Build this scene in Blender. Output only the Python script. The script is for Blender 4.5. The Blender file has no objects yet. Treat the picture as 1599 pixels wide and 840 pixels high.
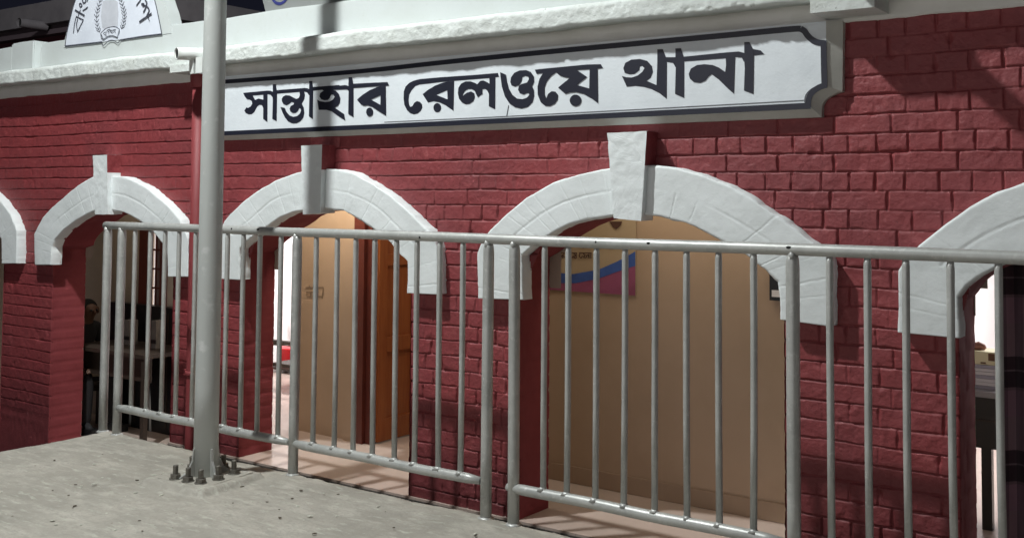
import bpy, bmesh, math, random
import numpy as np
from mathutils import Vector, Matrix
from mathutils.geometry import tessellate_polygon
random.seed(7)
rng = np.random.RandomState(11)
S = bpy.context.scene
COL = S.collection

# ------------------------------------------------------------------ camera
EYE = 1.56                       # eye height over the platform
YAW, PITCH, ROLL = 35.815, 2.733, 0.4634
FPX, PCX, PCY = 1671.9, 799.55, 231.1
def cam_axes():
    y, p, r = map(math.radians, (YAW, PITCH, ROLL))
    fwd = Vector((-math.sin(y)*math.cos(p), math.cos(y)*math.cos(p), math.sin(p)))
    right = Vector((math.cos(y), math.sin(y), 0))
    up = right.cross(fwd)
    return right*math.cos(r)+up*math.sin(r), -right*math.sin(r)+up*math.cos(r), fwd
AR, AU, AF = cam_axes()
cd = bpy.data.cameras.new('camera'); cam = bpy.data.objects.new('camera', cd); COL.objects.link(cam)
cam.matrix_world = Matrix(((AR.x, AU.x, -AF.x, 0), (AR.y, AU.y, -AF.y, 0), (AR.z, AU.z, -AF.z, EYE), (0, 0, 0, 1)))
cd.sensor_width = 36; cd.lens = FPX/1599*36
cd.shift_x = -(PCX-799.5)/1599; cd.shift_y = (PCY-420)/1599
cd.clip_start = .05; cd.clip_end = 500
S.camera = cam
def at(x, y, Y):
    """a measured point of the photograph carried onto the plane at depth Y (parallel to the facade)"""
    d = (x-PCX)/FPX*AR-(y-PCY)/FPX*AU+AF
    d = d*(Y/d.y); return Vector((d.x, Y, d.z+EYE))
def on_floor(x, y, z):
    d = (x-PCX)/FPX*AR-(y-PCY)/FPX*AU+AF
    d = d*((z-EYE)/d.z); return Vector((d.x, d.y, z))

# ------------------------------------------------------------------ world, lamps, exposure
w = bpy.data.worlds.new('World'); S.world = w; w.use_nodes = True
w.node_tree.nodes['Background'].inputs[0].default_value = (.0065, .007, .012, 1)
w.node_tree.nodes['Background'].inputs[1].default_value = 1
S.view_settings.view_transform = 'Standard'; S.view_settings.look = 'None'
S.view_settings.exposure = .12; S.view_settings.gamma = 1
S.cycles.max_bounces = 6; S.cycles.sample_clamp_indirect = 6
def lamp(name, kind, loc, power, color=(1, 1, 1), size=.1, size_y=None, target=None):
    l = bpy.data.lights.new(name, kind); l.energy = power; l.color = color
    if kind == 'AREA':
        l.size = size
        if size_y: l.shape = 'RECTANGLE'; l.size_y = size_y
    else: l.shadow_soft_size = size
    o = bpy.data.objects.new(name, l); COL.objects.link(o); o.location = loc
    if target is not None:
        o.rotation_euler = (Vector(target)-Vector(loc)).to_track_quat('-Z', 'Y').to_euler()
    return o
LAMP = (-5.0, 2.1, 4.6+EYE)
lamp('pole_lamp_light', 'POINT', LAMP, 1330, (.965, 1, .985), .095)
lamp('ambient_fill_light', 'AREA', (-3.5, -6.5, 2.5), 138, (1, .95, .95), 11, 3.4, (-4.0, 4.7, 1.4))  # added soft fill that lifts the shadows; no canopy stands here
# rooms behind the facade
lamp('bright_room_light', 'AREA', (-6.9, 7.4, 1.9), 70, (1, .98, .99), 1.0, .3, (-6.9, 7.4, 0))
lamp('right_room_light', 'AREA', (-.9, 7.6, 1.9), 62, (1, .97, .98), 1.0, .3, (-.9, 7.6, 0))
lamp('verandah_fill', 'AREA', (-5.3, 5.15, 1.98), 14, (1, .88, .72), .8, .2, (-5.3, 5.5, .3))  # added fill to brighten the tan wall and floor
lamp('verandah_fill_east', 'AREA', (-2.7, 5.15, 2.0), 7, (1, .88, .70), 1.6, .2, (-2.6, 5.45, .2))  # second added fill, for the tan wall of the big arch
lamp('left_bay_fill', 'AREA', (-7.9, 5.45, 1.98), 1.8, (1, .9, .76), .5, .2, (-7.9, 5.6, .9))  # small added fill that brings up the cream back wall
lamp('door_room_light', 'AREA', (-4.5, 6.6, 1.9), 9, (1, .86, .72), .5, .2, (-4.9, 6.2, 0))

# ------------------------------------------------------------------ materials
def mat(name, color, rough=.6, metal=0., bump=None, var=None, spots=None, zdirt=None):
    """var=(scale, colour2, lo, hi); bump=(scale, strength, dist); spots=(scale, colour, lo, hi)"""
    m = bpy.data.materials.new(name); m.use_nodes = True
    nt = m.node_tree; N = nt.nodes; L = nt.links
    b = N['Principled BSDF']; b.inputs['Roughness'].default_value = rough; b.inputs['Metallic'].default_value = metal
    c = N.new('ShaderNodeRGB'); c.outputs[0].default_value = (*color, 1); out = c.outputs[0]
    g = N.new('ShaderNodeNewGeometry')
    def layer(out, scale, c2, lo, hi, detail=6, stretch=None):
        n = N.new('ShaderNodeTexNoise'); n.inputs['Scale'].default_value = scale; n.inputs['Detail'].default_value = detail
        n.inputs['Roughness'].default_value = .62
        if stretch:
            mp = N.new('ShaderNodeMapping'); mp.inputs['Scale'].default_value = stretch
            L.new(g.outputs['Position'], mp.inputs[0]); L.new(mp.outputs[0], n.inputs['Vector'])
        else: L.new(g.outputs['Position'], n.inputs['Vector'])
        r = N.new('ShaderNodeMapRange'); r.inputs[1].default_value = lo; r.inputs[2].default_value = hi; r.clamp = True
        L.new(n.outputs[0], r.inputs[0])
        mx = N.new('ShaderNodeMix'); mx.data_type = 'RGBA'
        L.new(r.outputs[0], mx.inputs['Factor']); L.new(out, mx.inputs['A']); mx.inputs['B'].default_value = (*c2, 1)
        return mx.outputs['Result'], r.outputs[0]
    if var:
        for v in (var if isinstance(var, list) else [var]):
            out, f = layer(out, *v)
    if zdirt:   # splash dirt near the foot of a wall: (z0, z1, colour, amount)
        sp = N.new('ShaderNodeSeparateXYZ'); L.new(g.outputs['Position'], sp.inputs[0])
        n = N.new('ShaderNodeTexNoise'); n.inputs['Scale'].default_value = 5; n.inputs['Detail'].default_value = 6
        L.new(g.outputs['Position'], n.inputs['Vector'])
        ad = N.new('ShaderNodeMath'); ad.operation = 'MULTIPLY_ADD'; ad.inputs[1].default_value = -.5; L.new(n.outputs[0], ad.inputs[0]); L.new(sp.outputs['Z'], ad.inputs[2])
        r = N.new('ShaderNodeMapRange'); r.clamp = True
        r.inputs[1].default_value = zdirt[0]-.25; r.inputs[2].default_value = zdirt[1]-.25; r.inputs[3].default_value = zdirt[3]; r.inputs[4].default_value = 0
        L.new(ad.outputs[0], r.inputs[0])
        mx = N.new('ShaderNodeMix'); mx.data_type = 'RGBA'
        L.new(r.outputs[0], mx.inputs['Factor']); L.new(out, mx.inputs['A']); mx.inputs['B'].default_value = (*zdirt[2], 1)
        out = mx.outputs['Result']
    if spots:
        out, f = layer(out, *spots)
    L.new(out, b.inputs['Base Color'])
    if bump:
        prev = None
        for (sc, st, di) in (bump if isinstance(bump, list) else [bump]):
            n = N.new('ShaderNodeTexNoise'); n.inputs['Scale'].default_value = sc; n.inputs['Detail'].default_value = 8
            n.inputs['Roughness'].default_value = .65
            L.new(g.outputs['Position'], n.inputs['Vector'])
            bp = N.new('ShaderNodeBump'); bp.inputs['Strength'].default_value = st; bp.inputs['Distance'].default_value = di
            L.new(n.outputs[0], bp.inputs['Height'])
            if prev: L.new(prev, bp.inputs['Normal'])
            prev = bp.outputs[0]
        L.new(prev, b.inputs['Normal'])
    return m
RED = mat('red_wall_paint', (.262, .044, .049), .55, bump=[(9, .35, .01), (60, .7, .005)],
          var=[(2.2, (.220, .044, .050), .38, .68), (18, (.34, .080, .082), .56, .8)], spots=(55, (.12, .03, .03), .69, .76), zdirt=(-.15, .45, (.085, .020, .024), .6))
RED_R = mat('red_reveal_paint', (.25, .042, .050), .8, bump=[(8, .3, .01), (60, .3, .003)], var=(3, (.21, .03, .036), .4, .7))
RED_P = mat('red_pipe_paint', (.235, .042, .047), .6, bump=(20, .2, .004), var=(6, (.22, .032, .036), .45, .7))
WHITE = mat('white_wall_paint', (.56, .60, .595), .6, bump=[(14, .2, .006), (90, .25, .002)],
            var=[(3, (.53, .565, .55), .45, .75), (30, (.50, .52, .49), .6, .85)], spots=(60, (.20, .19, .16), .73, .79))  # toned down in colour to even out the lamp's strength up here
WHITE_ROUGH = mat('white_rough_paint', (.66, .70, .68), .75, bump=[(26, .6, .012), (110, .5, .005)],
                  var=[(4, (.57, .60, .565), .45, .72), (25, (.48, .48, .43), .62, .82)], spots=(38, (.09, .085, .07), .66, .72))
FRIEZE = mat('frieze_paint', (.80, .79, .76), .6, bump=[(14, .3, .006)], var=[(3, (.70, .69, .64), .42, .72)], spots=(45, (.25, .24, .2), .72, .78))  # kept lighter than the parapet white to offset the cornice's shade
WHITE_ARCH = mat('arch_surround_paint', (.81, .855, .86), .5, bump=[(9, .2, .006), (60, .45, .003)],
                 var=[(3.3, (.73, .775, .775), .42, .72)], spots=(48, (.33, .33, .3), .72, .80))  # lifted in colour to make up for the lamp's falloff lower down
SIGNW = mat('sign_white_paint', (.75, .80, .84), .5, bump=[(7, .45, .008), (50, .35, .003)], var=[(4, (.67, .72, .76), .45, .75)], spots=(40, (.45, .46, .46), .74, .8))
PLAQ = mat('plaque_paint', (.70, .74, .82), .55, bump=(20, .25, .003), var=(6, (.62, .66, .74), .45, .75))
INK = mat('black_sign_paint', (.017, .019, .032), .38, bump=(30, .2, .002), var=(25, (.045, .045, .06), .62, .8))
INK2 = mat('emblem_ink', (.05, .053, .07), .5, var=(60, (.16, .17, .2), .5, .7))
PATCH = mat('emblem_grey_patch', (.50, .52, .57), .6, var=(9, (.58, .6, .65), .4, .7))
GALV = mat('painted_steel_rail', (.50, .51, .49), .42, .25, bump=[(35, .25, .002)], var=[(7, (.38, .39, .375), .4, .7), (38, (.60, .61, .59), .56, .74)], spots=(26, (.07, .06, .055), .72, .76))
POLE = mat('painted_steel_pole', (.49, .51, .495), .5, .0, bump=[(22, .25, .003)], var=[(5, (.50, .53, .515), .4, .7), (14, (.68, .69, .68), .58, .78)], spots=(18, (.12, .11, .09), .73, .77))
BOLT = mat('weathered_bolt_steel', (.16, .15, .13), .55, .6, bump=(80, .5, .002), var=(40, (.28, .27, .24), .5, .7))
CONC = mat('platform_concrete', (.43, .402, .350), .8, bump=[(7, .8, .014), (45, .8, .005)],
           var=[(1.6, (.30, .285, .245), .35, .66), (4, (.52, .495, .435), .48, .74, 8, (1, 2.6, 1)), (11, (.31, .295, .255), .50, .72, 8, (1, 2, 1)), (60, (.34, .32, .28), .5, .7), (9, (.50, .50, .43), .56, .7, 8, (1, 3, 1))], spots=(42, (.10, .10, .08), .70, .76))
CONC_D = mat('drain_concrete_and_gap_shade', (.05, .045, .04), .9, bump=(20, .5, .01))
TAN = mat('tan_wall_paint', (.46, .34, .24), .45, bump=(8, .15, .004), var=[(1.8, (.41, .30, .205), .4, .7)])
TAN_D = mat('brown_skirting_paint', (.38, .275, .19), .5, var=(3, (.34, .245, .17), .4, .7))
CREAM = mat('cream_wall_paint', (.55, .47, .38), .6, var=(2, (.47, .40, .32), .4, .7))
ROOMW = mat('white_room_paint', (.82, .80, .80), .6)
FLOOR = mat('pink_mosaic_floor', (.52, .42, .37), .28, var=[(3, (.43, .35, .30), .4, .7), (90, (.36, .28, .25), .6, .7)], bump=(5, .05, .003))
CEIL = mat('verandah_ceiling_paint', (.28, .24, .2), .7)
DOORM = mat('orange_varnished_wood', (.33, .105, .030), .35, var=[(4, (.25, .062, .016), .4, .7, 8, (12, 12, 1))], bump=(14, .15, .002))
FRAMEM = mat('dark_red_door_frame', (.13, .028, .018), .45, var=(4, (.09, .02, .014), .4, .7))
BLACKP = mat('black_plastic', (.012, .012, .013), .35)
CLOTHK = mat('dark_shirt_cloth', (.02, .018, .02), .9, bump=(60, .3, .004))
KHAKI = mat('khaki_cloth', (.20, .165, .12), .9, bump=(50, .3, .004))
SKIN = mat('skin', (.12, .06, .038), .55)
HAIRM = mat('black_hair', (.006, .005, .005), .9, bump=(120, .8, .004))
DWOOD = mat('dark_stained_wood', (.035, .024, .018), .5, bump=(20, .2, .003))
PAPER = mat('aged_paper', (.20, .175, .155), .8, var=(20, (.14, .125, .11), .4, .7))
WPAPER = mat('white_paper', (.75, .75, .78), .7)
YELLOW = mat('yellow_card', (.85, .82, .55), .6)
BROWNC = mat('brown_print', (.16, .08, .04), .6)
REDP = mat('red_plastic', (.62, .02, .03), .35)
BLUEF = mat('blue_fabric_print', (.045, .11, .38), .55, var=(12, (.032, .075, .27), .4, .7))
MAGF = mat('magenta_fabric_print', (.30, .075, .16), .6, var=(5, (.19, .045, .09), .4, .7))
BANN = mat('banner_cream_print', (.42, .33, .22), .5, var=(3, (.37, .285, .185), .4, .7))
BANINK = mat('banner_brown_ink', (.07, .03, .02), .6)
PVC = mat('white_pvc', (.72, .75, .73), .4, bump=(20, .1, .002), var=(8, (.6, .62, .58), .45, .7))
DARKIN = mat('pipe_inside_black', (.01, .01, .01), .9)
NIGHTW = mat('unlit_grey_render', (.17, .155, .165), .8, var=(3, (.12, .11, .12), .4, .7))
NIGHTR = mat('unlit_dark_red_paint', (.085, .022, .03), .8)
BOARD = mat('grey_board_paint', (.22, .23, .225), .5, var=(3, (.19, .2, .195), .4, .7))
EMBL = mat('blue_emblem_paint', (.03, .035, .16), .5)
LENS = mat('lamp_lens', (.8, .85, .85), .3)
LENS.node_tree.nodes['Principled BSDF'].inputs['Emission Color'].default_value = (.93, 1, .98, 1)
LENS.node_tree.nodes['Principled BSDF'].inputs['Emission Strength'].default_value = 4
PEB = mat('grit_pale', (.55, .55, .48), .8); PEB2 = mat('grit_dark', (.09, .07, .05), .8)
def curtain_mat():
    m = mat('striped_dark_curtain', (.03, .02, .024), .8)
    nt = m.node_tree; N = nt.nodes; L = nt.links; b = N['Principled BSDF']
    g = N.new('ShaderNodeNewGeometry'); sp = N.new('ShaderNodeSeparateXYZ'); L.new(g.outputs['Position'], sp.inputs[0])
    def band(src, period, off, ramp):
        ma = N.new('ShaderNodeMath'); ma.operation = 'MULTIPLY_ADD'; ma.inputs[1].default_value = 1/period; ma.inputs[2].default_value = off; L.new(src, ma.inputs[0])
        fr = N.new('ShaderNodeMath'); fr.operation = 'FRACT'; L.new(ma.outputs[0], fr.inputs[0])
        cr = N.new('ShaderNodeValToRGB'); cr.color_ramp.interpolation = 'CONSTANT'
        e = cr.color_ramp.elements
        for i, (p, c) in enumerate(ramp):
            el = e[i] if i < 2 else e.new(p)
            el.position = p; el.color = (*c, 1)
        L.new(fr.outputs[0], cr.inputs[0]); return cr.outputs[0]
    hz = band(sp.outputs['Z'], .40, .12, [(0, (.55, .5, .5)), (.03, (.13, .1, .12)), (.20, (.5, .5, .5)), (.22, (.16, .12, .14)), (.36, (.75, .68, .68)), (.72, (.8, .66, .72))])
    vx = band(sp.outputs['X'], .115, .1, [(0, (.30, .22, .24)), (.3, (.20, .14, .17)), (.5, (.36, .25, .29)), (.72, (.16, .11, .135))])
    mx = N.new('ShaderNodeMix'); mx.data_type = 'RGBA'; mx.blend_type = 'MULTIPLY'; mx.inputs['Factor'].default_value = 1
    L.new(hz, mx.inputs['A']); L.new(vx, mx.inputs['B']); L.new(mx.outputs['Result'], b.inputs['Base Color'])
    return m
CURT = curtain_mat()

# ------------------------------------------------------------------ helpers
def empty(name, loc, label=None, cat=None, group=None):
    o = bpy.data.objects.new(name, None); COL.objects.link(o); o.location = loc; o.empty_display_size = .1
    tag(o, label, cat, group); return o
def tag(o, label=None, cat=None, group=None, kind=None):
    if label: o['label'] = label
    if cat: o['category'] = cat
    if group: o['group'] = group
    if kind: o['kind'] = kind
    return o
def link(name, me, m, parent=None, smooth=False):
    o = bpy.data.objects.new(name, me); COL.objects.link(o)
    if m is not None: me.materials.append(m)
    if parent is not None:
        o.parent = parent
        p = parent; off = Vector()
        while p is not None: off += p.location; p = p.parent
        o.location = -off
    if smooth: me.polygons.foreach_set('use_smooth', [True]*len(me.polygons))
    return o
def bm_obj(name, bm, m, parent=None, smooth=False, bevel=0):
    if bevel: bmesh.ops.bevel(bm, geom=[e for e in bm.edges if len(e.link_faces) == 2 and e.calc_face_angle(0) > .5], offset=bevel, segments=2, affect='EDGES')
    bmesh.ops.recalc_face_normals(bm, faces=bm.faces)
    me = bpy.data.meshes.new(name); bm.to_mesh(me); bm.free()
    return link(name, me, m, parent, smooth)
def box(bm, x0, x1, y0, y1, z0, z1):
    v = [bm.verts.new(p) for p in ((x0, y0, z0), (x1, y0, z0), (x1, y1, z0), (x0, y1, z0), (x0, y0, z1), (x1, y0, z1), (x1, y1, z1), (x0, y1, z1))]
    for f in ((0, 3, 2, 1), (4, 5, 6, 7), (0, 1, 5, 4), (1, 2, 6, 5), (2, 3, 7, 6), (3, 0, 4, 7)): bm.faces.new([v[i] for i in f])
    return v
def boxo(name, dims, m, parent=None, bevel=.004):
    bm = bmesh.new(); box(bm, *dims); return bm_obj(name, bm, m, parent, bevel=bevel)
def tube(bm, pts, radii, seg=20, caps=True, jitter=0):
    """a round bar through pts with a radius at each point"""
    pts = [Vector(p) for p in pts]
    if not hasattr(radii, '__len__'): radii = [radii]*len(pts)
    rings = []
    d0 = (pts[1]-pts[0]).normalized(); ref = Vector((0, 0, 1)) if abs(d0.z) < .9 else Vector((1, 0, 0))
    for i, p in enumerate(pts):
        d = (pts[min(i+1, len(pts)-1)]-pts[max(i-1, 0)]).normalized()
        a = d.cross(ref).normalized(); b = d.cross(a).normalized()
        rings.append([bm.verts.new(p+(a*math.cos(t)+b*math.sin(t))*radii[i]*(1+random.uniform(-jitter, jitter))) for t in [2*math.pi*k/seg for k in range(seg)]])
    for r0, r1 in zip(rings, rings[1:]):
        for k in range(seg):
            f = bm.faces.new((r0[k], r0[(k+1) % seg], r1[(k+1) % seg], r1[k])); f.smooth = True
    if caps: bm.faces.new(rings[0]); bm.faces.new(rings[-1])
    return rings
def tubeo(name, pts, r, m, parent=None, seg=20, **k):
    bm = bmesh.new(); tube(bm, pts, r, seg, **k)
    bmesh.ops.recalc_face_normals(bm, faces=bm.faces)
    me = bpy.data.meshes.new(name); bm.to_mesh(me); bm.free(); return link(name, me, m, parent)
def vnoise(x, y, s, seed):
    """smooth value noise, x y arrays, s cells per metre"""
    r = np.random.RandomState(seed); T = r.rand(256, 256)*2-1
    u = x*s+500.3; v = y*s+300.7; i = np.floor(u).astype(int); j = np.floor(v).astype(int)
    fu = u-i; fv = v-j; fu = fu*fu*(3-2*fu); fv = fv*fv*(3-2*fv)
    a = T[i % 256, j % 256]; b = T[(i+1) % 256, j % 256]; c = T[i % 256, (j+1) % 256]; d = T[(i+1) % 256, (j+1) % 256]
    return (a*(1-fu)+b*fu)*(1-fv)+(c*(1-fu)+d*fu)*fv
def fnoise(x, y, s, seed, o=3):
    return sum(vnoise(x, y, s*2**k, seed+k)*.5**k for k in range(o))
def grid(name, P, m, parent=None, mask=None, smooth=True, flip=False):
    """P (ni,nj,3) grid of points -> one sheet; mask (ni-1,nj-1) keeps cells"""
    ni, nj = P.shape[:2]
    idx = np.arange(ni*nj).reshape(ni, nj)
    q = np.stack([idx[:-1, :-1], idx[1:, :-1], idx[1:, 1:], idx[:-1, 1:]], -1)
    if flip: q = q[..., ::-1]
    q = q[mask] if mask is not None else q.reshape(-1, 4)
    used = np.zeros(ni*nj, bool); used[q.ravel()] = True
    rm = np.cumsum(used)-1; q = rm[q]; V = P.reshape(-1, 3)[used]
    me = bpy.data.meshes.new(name); me.vertices.add(len(V)); me.vertices.foreach_set('co', V.astype(np.float32).ravel())
    me.loops.add(q.size); me.loops.foreach_set('vertex_index', q.ravel().astype(np.int32))
    me.polygons.add(len(q)); me.polygons.foreach_set('loop_start', np.arange(0, q.size, 4, dtype=np.int32))
    me.polygons.foreach_set('use_smooth', [smooth]*len(q))
    me.update(calc_edges=True); me.validate()
    return link(name, me, m, parent)
def flat_poly(bm, loops, Y0, Y1=None):
    """fill loops (list of (x,z) rings: outer, holes) at Y0; with Y1 give it thickness"""
    rings = [[Vector((p[0], p[1], 0)) for p in l] for l in loops]
    tris = tessellate_polygon(rings); flat = [p for r in rings for p in r]
    V0 = [bm.verts.new((p.x, Y0, p.y)) for p in flat]
    for t in tris:
        try: bm.faces.new([V0[i] for i in t])
        except ValueError: pass
    if Y1 is not None:
        V1 = [bm.verts.new((p.x, Y1, p.y)) for p in flat]
        for t in tris:
            try: bm.faces.new([V1[i] for i in reversed(t)])
            except ValueError: pass
        k = 0
        for r in rings:
            n = len(r)
            for i in range(n):
                a, b = k+i, k+(i+1) % n
                bm.faces.new((V0[a], V0[b], V1[b], V1[a]))
            k += n
def px(pts, Y): return [(lambda v: (v.x, v.z))(at(x, y, Y)) for x, y in pts]
def strip(bm, pts, wid, Y0, thick=.0012):
    """painted line of even width along pts (x,z)"""
    pts = [Vector(p) for p in pts]; L_, R_ = [], []
    for i, p in enumerate(pts):
        d = (pts[min(i+1, len(pts)-1)]-pts[max(i-1, 0)]); d = d.normalized() if d.length > 1e-9 else Vector((1, 0))
        n = Vector((-d.y, d.x))*wid/2; L_.append(p+n); R_.append(p-n)
    vs = []
    for l, r in zip(L_, R_): vs.append((bm.verts.new((l.x, Y0, l.y)), bm.verts.new((r.x, Y0, r.y)), bm.verts.new((r.x, Y0+thick, r.y)), bm.verts.new((l.x, Y0+thick, l.y))))
    for a, b in zip(vs, vs[1:]):
        for k in range(4): bm.faces.new((a[k], a[(k+1) % 4], b[(k+1) % 4], b[k]))
    bm.faces.new(vs[0]); bm.faces.new(vs[-1][::-1])
def smooth_line(pts, n=6):
    out = []; P = [Vector(p) for p in pts]
    for i in range(len(P)-1):
        a, b, c, d = P[max(i-1, 0)], P[i], P[i+1], P[min(i+2, len(P)-1)]
        for k in range(n):
            t = k/n
            out.append(.5*((2*b)+(c-a)*t+(2*a-5*b+4*c-d)*t*t+(3*b-a-3*c+d)*t**3))
    out.append(P[-1]); return out

# ------------------------------------------------------------------ dimensions
YW = 4.70          # brick face
YB = 4.98          # back of the facade wall
YA = 4.625         # face of the white arch surrounds
YS = 4.642         # face of the sign
YC = 4.53          # front of the cornice
YP = 4.67          # parapet face
ZF = EYE-1.695      # verandah floor
ZL = EYE-1.93      # lower floor of the left bay
ZG = -1.0          # low ground
ZTOP = EYE+.815    # top of the brick face
ZLEG = EYE-.545
JAMBS = [(-10.05, -8.50), (-7.784, -6.290), (-5.569, -4.102), (-3.327, -1.858), (-1.106, .36)]
XL, XR = -10.6, 1.2
# outlines of the white surrounds, measured on their own plane
O1 = [(54,413.4),(53,390),(53,365.5),(59,353),(66.5,339),(80.5,323.7),(99,308),(120.7,289.6),(133,282),(144,276.3),(157,274),(168.7,273.5),(185.7,275),(204,280),(226,291),(244.5,306.7),(263,322),(280,342),(288,359),(294,371.7),(294,400),(294,432)]
I1 = [(79.9,413.4),(80.5,400),(81,385.6),(85,374.8),(99,359),(117.6,345),(136,334.5),(148,329),(158,328),(170,328),(192,332),(216.7,343.8),(235,359),(252,379),(260.6,387),(261,405),(261.5,432)]
O2 = [(339,435),(339,405),(339,378),(343,360),(350,345),(360,333),(383,311.7),(406.7,295),(430,281.7),(453,273),(470,268),(488,264),(505,263),(526.7,264),(553,270.7),(583,287),(613,308),(640,331.7),(665,358),(680,376.7),(683,386.7),(683.5,425),(683.5,460)]
I2 = [(374,437),(374.5,410),(374.5,388),(386.7,375),(415,355),(436.7,340),(456.7,332),(473,329),(490,326.5),(506.7,325.7),(533,329),(556.7,340),(580,355),(606.7,376.7),(623,396.7),(635.7,408),(635.5,430),(635,457.5)]
O3 = [(745,466),(745,430),(745,394.5),(752,377),(764,360),(788.6,335.8),(821,308.7),(861.4,286),(902,272),(952.5,262),(990,259),(1027,259.3),(1055.7,262),(1096,273),(1140.6,291.3),(1185,317.6),(1225.6,346),(1266,376),(1290,396),(1297,408),(1298.5,430),(1298,480),(1297,510)]
I3 = [(817,468),(816,430),(815,398.5),(837,380),(865.5,362),(889.7,350),(918,342),(958.5,337),(999,336),(1030,338),(1047.6,342),(1084,354),(1120.4,372),(1169,400.6),(1197,422.8),(1215.5,439),(1217,479.5),(1217.5,498.7)]
def A(p): return [Vector(q) for q in px(p, YA)]
ARC = {1: (A(O1), A(I1)), 2: (A(O2), A(I2)), 3: (A(O3), A(I3))}
o4 = A([(1401.5,519),(1401,470),(1401.5,423),(1412,408),(1433.6,384),(1478.6,348),(1513,324),(1555.8,300.7),(1599,285.7)])
i4 = A([(1498.8,528),(1498,495),(1497,463.6),(1511,445),(1528.6,432),(1552,420)])
c4 = -.375
o4 += [Vector((-.62, EYE+.14)), Vector((c4, EYE+.165))]; i4 += [Vector((-.75, EYE-.155)), Vector((-.55, EYE-.105)), Vector((c4, EYE-.098))]
mir = lambda l: [Vector((2*c4-v.x, v.y)) for v in l[-2::-1]]
ARC[4] = (o4+mir(o4), i4+mir(i4))
sh = Vector((at(25.7, 409, YA).x-ARC[1][0][-1].x, 0))
ARC[0] = ([v+sh for v in ARC[1][0]], [v+sh for v in ARC[1][1]])
def resample(l, n):
    l = [Vector(p) for p in l]; d = [0]
    for a, b in zip(l, l[1:]): d.append(d[-1]+(b-a).length)
    t = np.linspace(0, d[-1], n)
    return np.stack([np.interp(t, d, [p.x for p in l]), np.interp(t, d, [p.y for p in l])], -1)

# ------------------------------------------------------------------ ground, platform, floors
def plane(name, x0, x1, y0, y1, z, m, **kw):
    bm = bmesh.new(); bm.faces.new([bm.verts.new(p) for p in ((x0, y0, z), (x1, y0, z), (x1, y1, z), (x0, y1, z))])
    return tag(bm_obj(name, bm, m), kind='structure')
plane('ground', -60, 60, -60, 60, ZG, CONC_D)
PX0 = -6.37; PY1 = 4.278
def platform():
    xs = np.concatenate([np.arange(PX0, -1.0, .014), np.linspace(-1.0, 8, 60)])
    ys = np.concatenate([np.linspace(-8, 1.9, 60), np.arange(1.92, PY1-.012, .014), [PY1-.012, PY1]])
    X, Y = np.meshgrid(xs, ys, indexing='ij')
    X = X.copy(); Y = Y.copy()
    near = (Y > 1.9) & (X < -1)
    Z = .006*fnoise(X, Y, 2.2, 3, 3)+.0030*fnoise(X, Y, 13, 9, 4)
    ridge = np.abs(fnoise(X*1.3+Y*.6, Y*1.6, 3.2, 41, 3)); Z -= .004*np.clip(1-ridge/.05, 0, 1)
    sq = np.maximum(np.abs(X+4.846+.10*(Y-3.86)), np.abs(Y-3.86-.06*(X+4.846)))
    m_ = np.clip((.245+.022*fnoise(X, Y, 9, 5, 2)-sq)/.022, 0, 1); m_ = m_*m_*(3-2*m_)
    Z += .030*m_
    Z[~near] *= .3
    edge = Y >= PY1-.0125
    Z[edge] -= .004
    Y[:, -2:] += (.006*fnoise(X[:, -2:], Y[:, -2:], 9, 21, 3))
    X[0, :] += .008*fnoise(Y[0, :], Y[0, :]*0, 7, 22, 3)
    P = np.stack([X, Y, Z], -1)
    # skirts down to the low ground along the back and left edges
    back = P[:, -1:, :].copy(); back[..., 2] = ZG+.002
    P = np.concatenate([P, back], 1)
    left = P[:1].copy(); left[..., 2] = ZG+.002
    P = np.concatenate([left, P], 0)
    o = grid('platform', P, CONC); tag(o, kind='structure')
platform()
tag(boxo('gap_shade_strip', (-6.29, XR, 4.672, 4.684, ZG-.01, ZF-.012), CONC_D, bevel=0), kind='structure')  # dark strip paints in the shade of the gap before the floor
boxo('verandah_floor', (-6.29, XR, 4.686, 9.2, ZG-.01, ZF), FLOOR, bevel=.006)
tag(bpy.data.objects['verandah_floor'], kind='structure')
boxo('room_floor', (-8.4, -6.291, 5.63, 9.2, ZG-.01, ZF-.001), FLOOR, bevel=0)
tag(bpy.data.objects['room_floor'], kind='structure')
boxo('left_bay_floor', (XL, -6.292, 4.71, 5.629, ZG-.01, ZL), FLOOR, bevel=.006)
tag(bpy.data.objects['left_bay_floor'], kind='structure')

# ------------------------------------------------------------------ the station building
B = empty('station_building', (-4.9, YW, ZF), 'red painted brick police station front with five white arch surrounds and white parapet', 'building')

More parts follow.
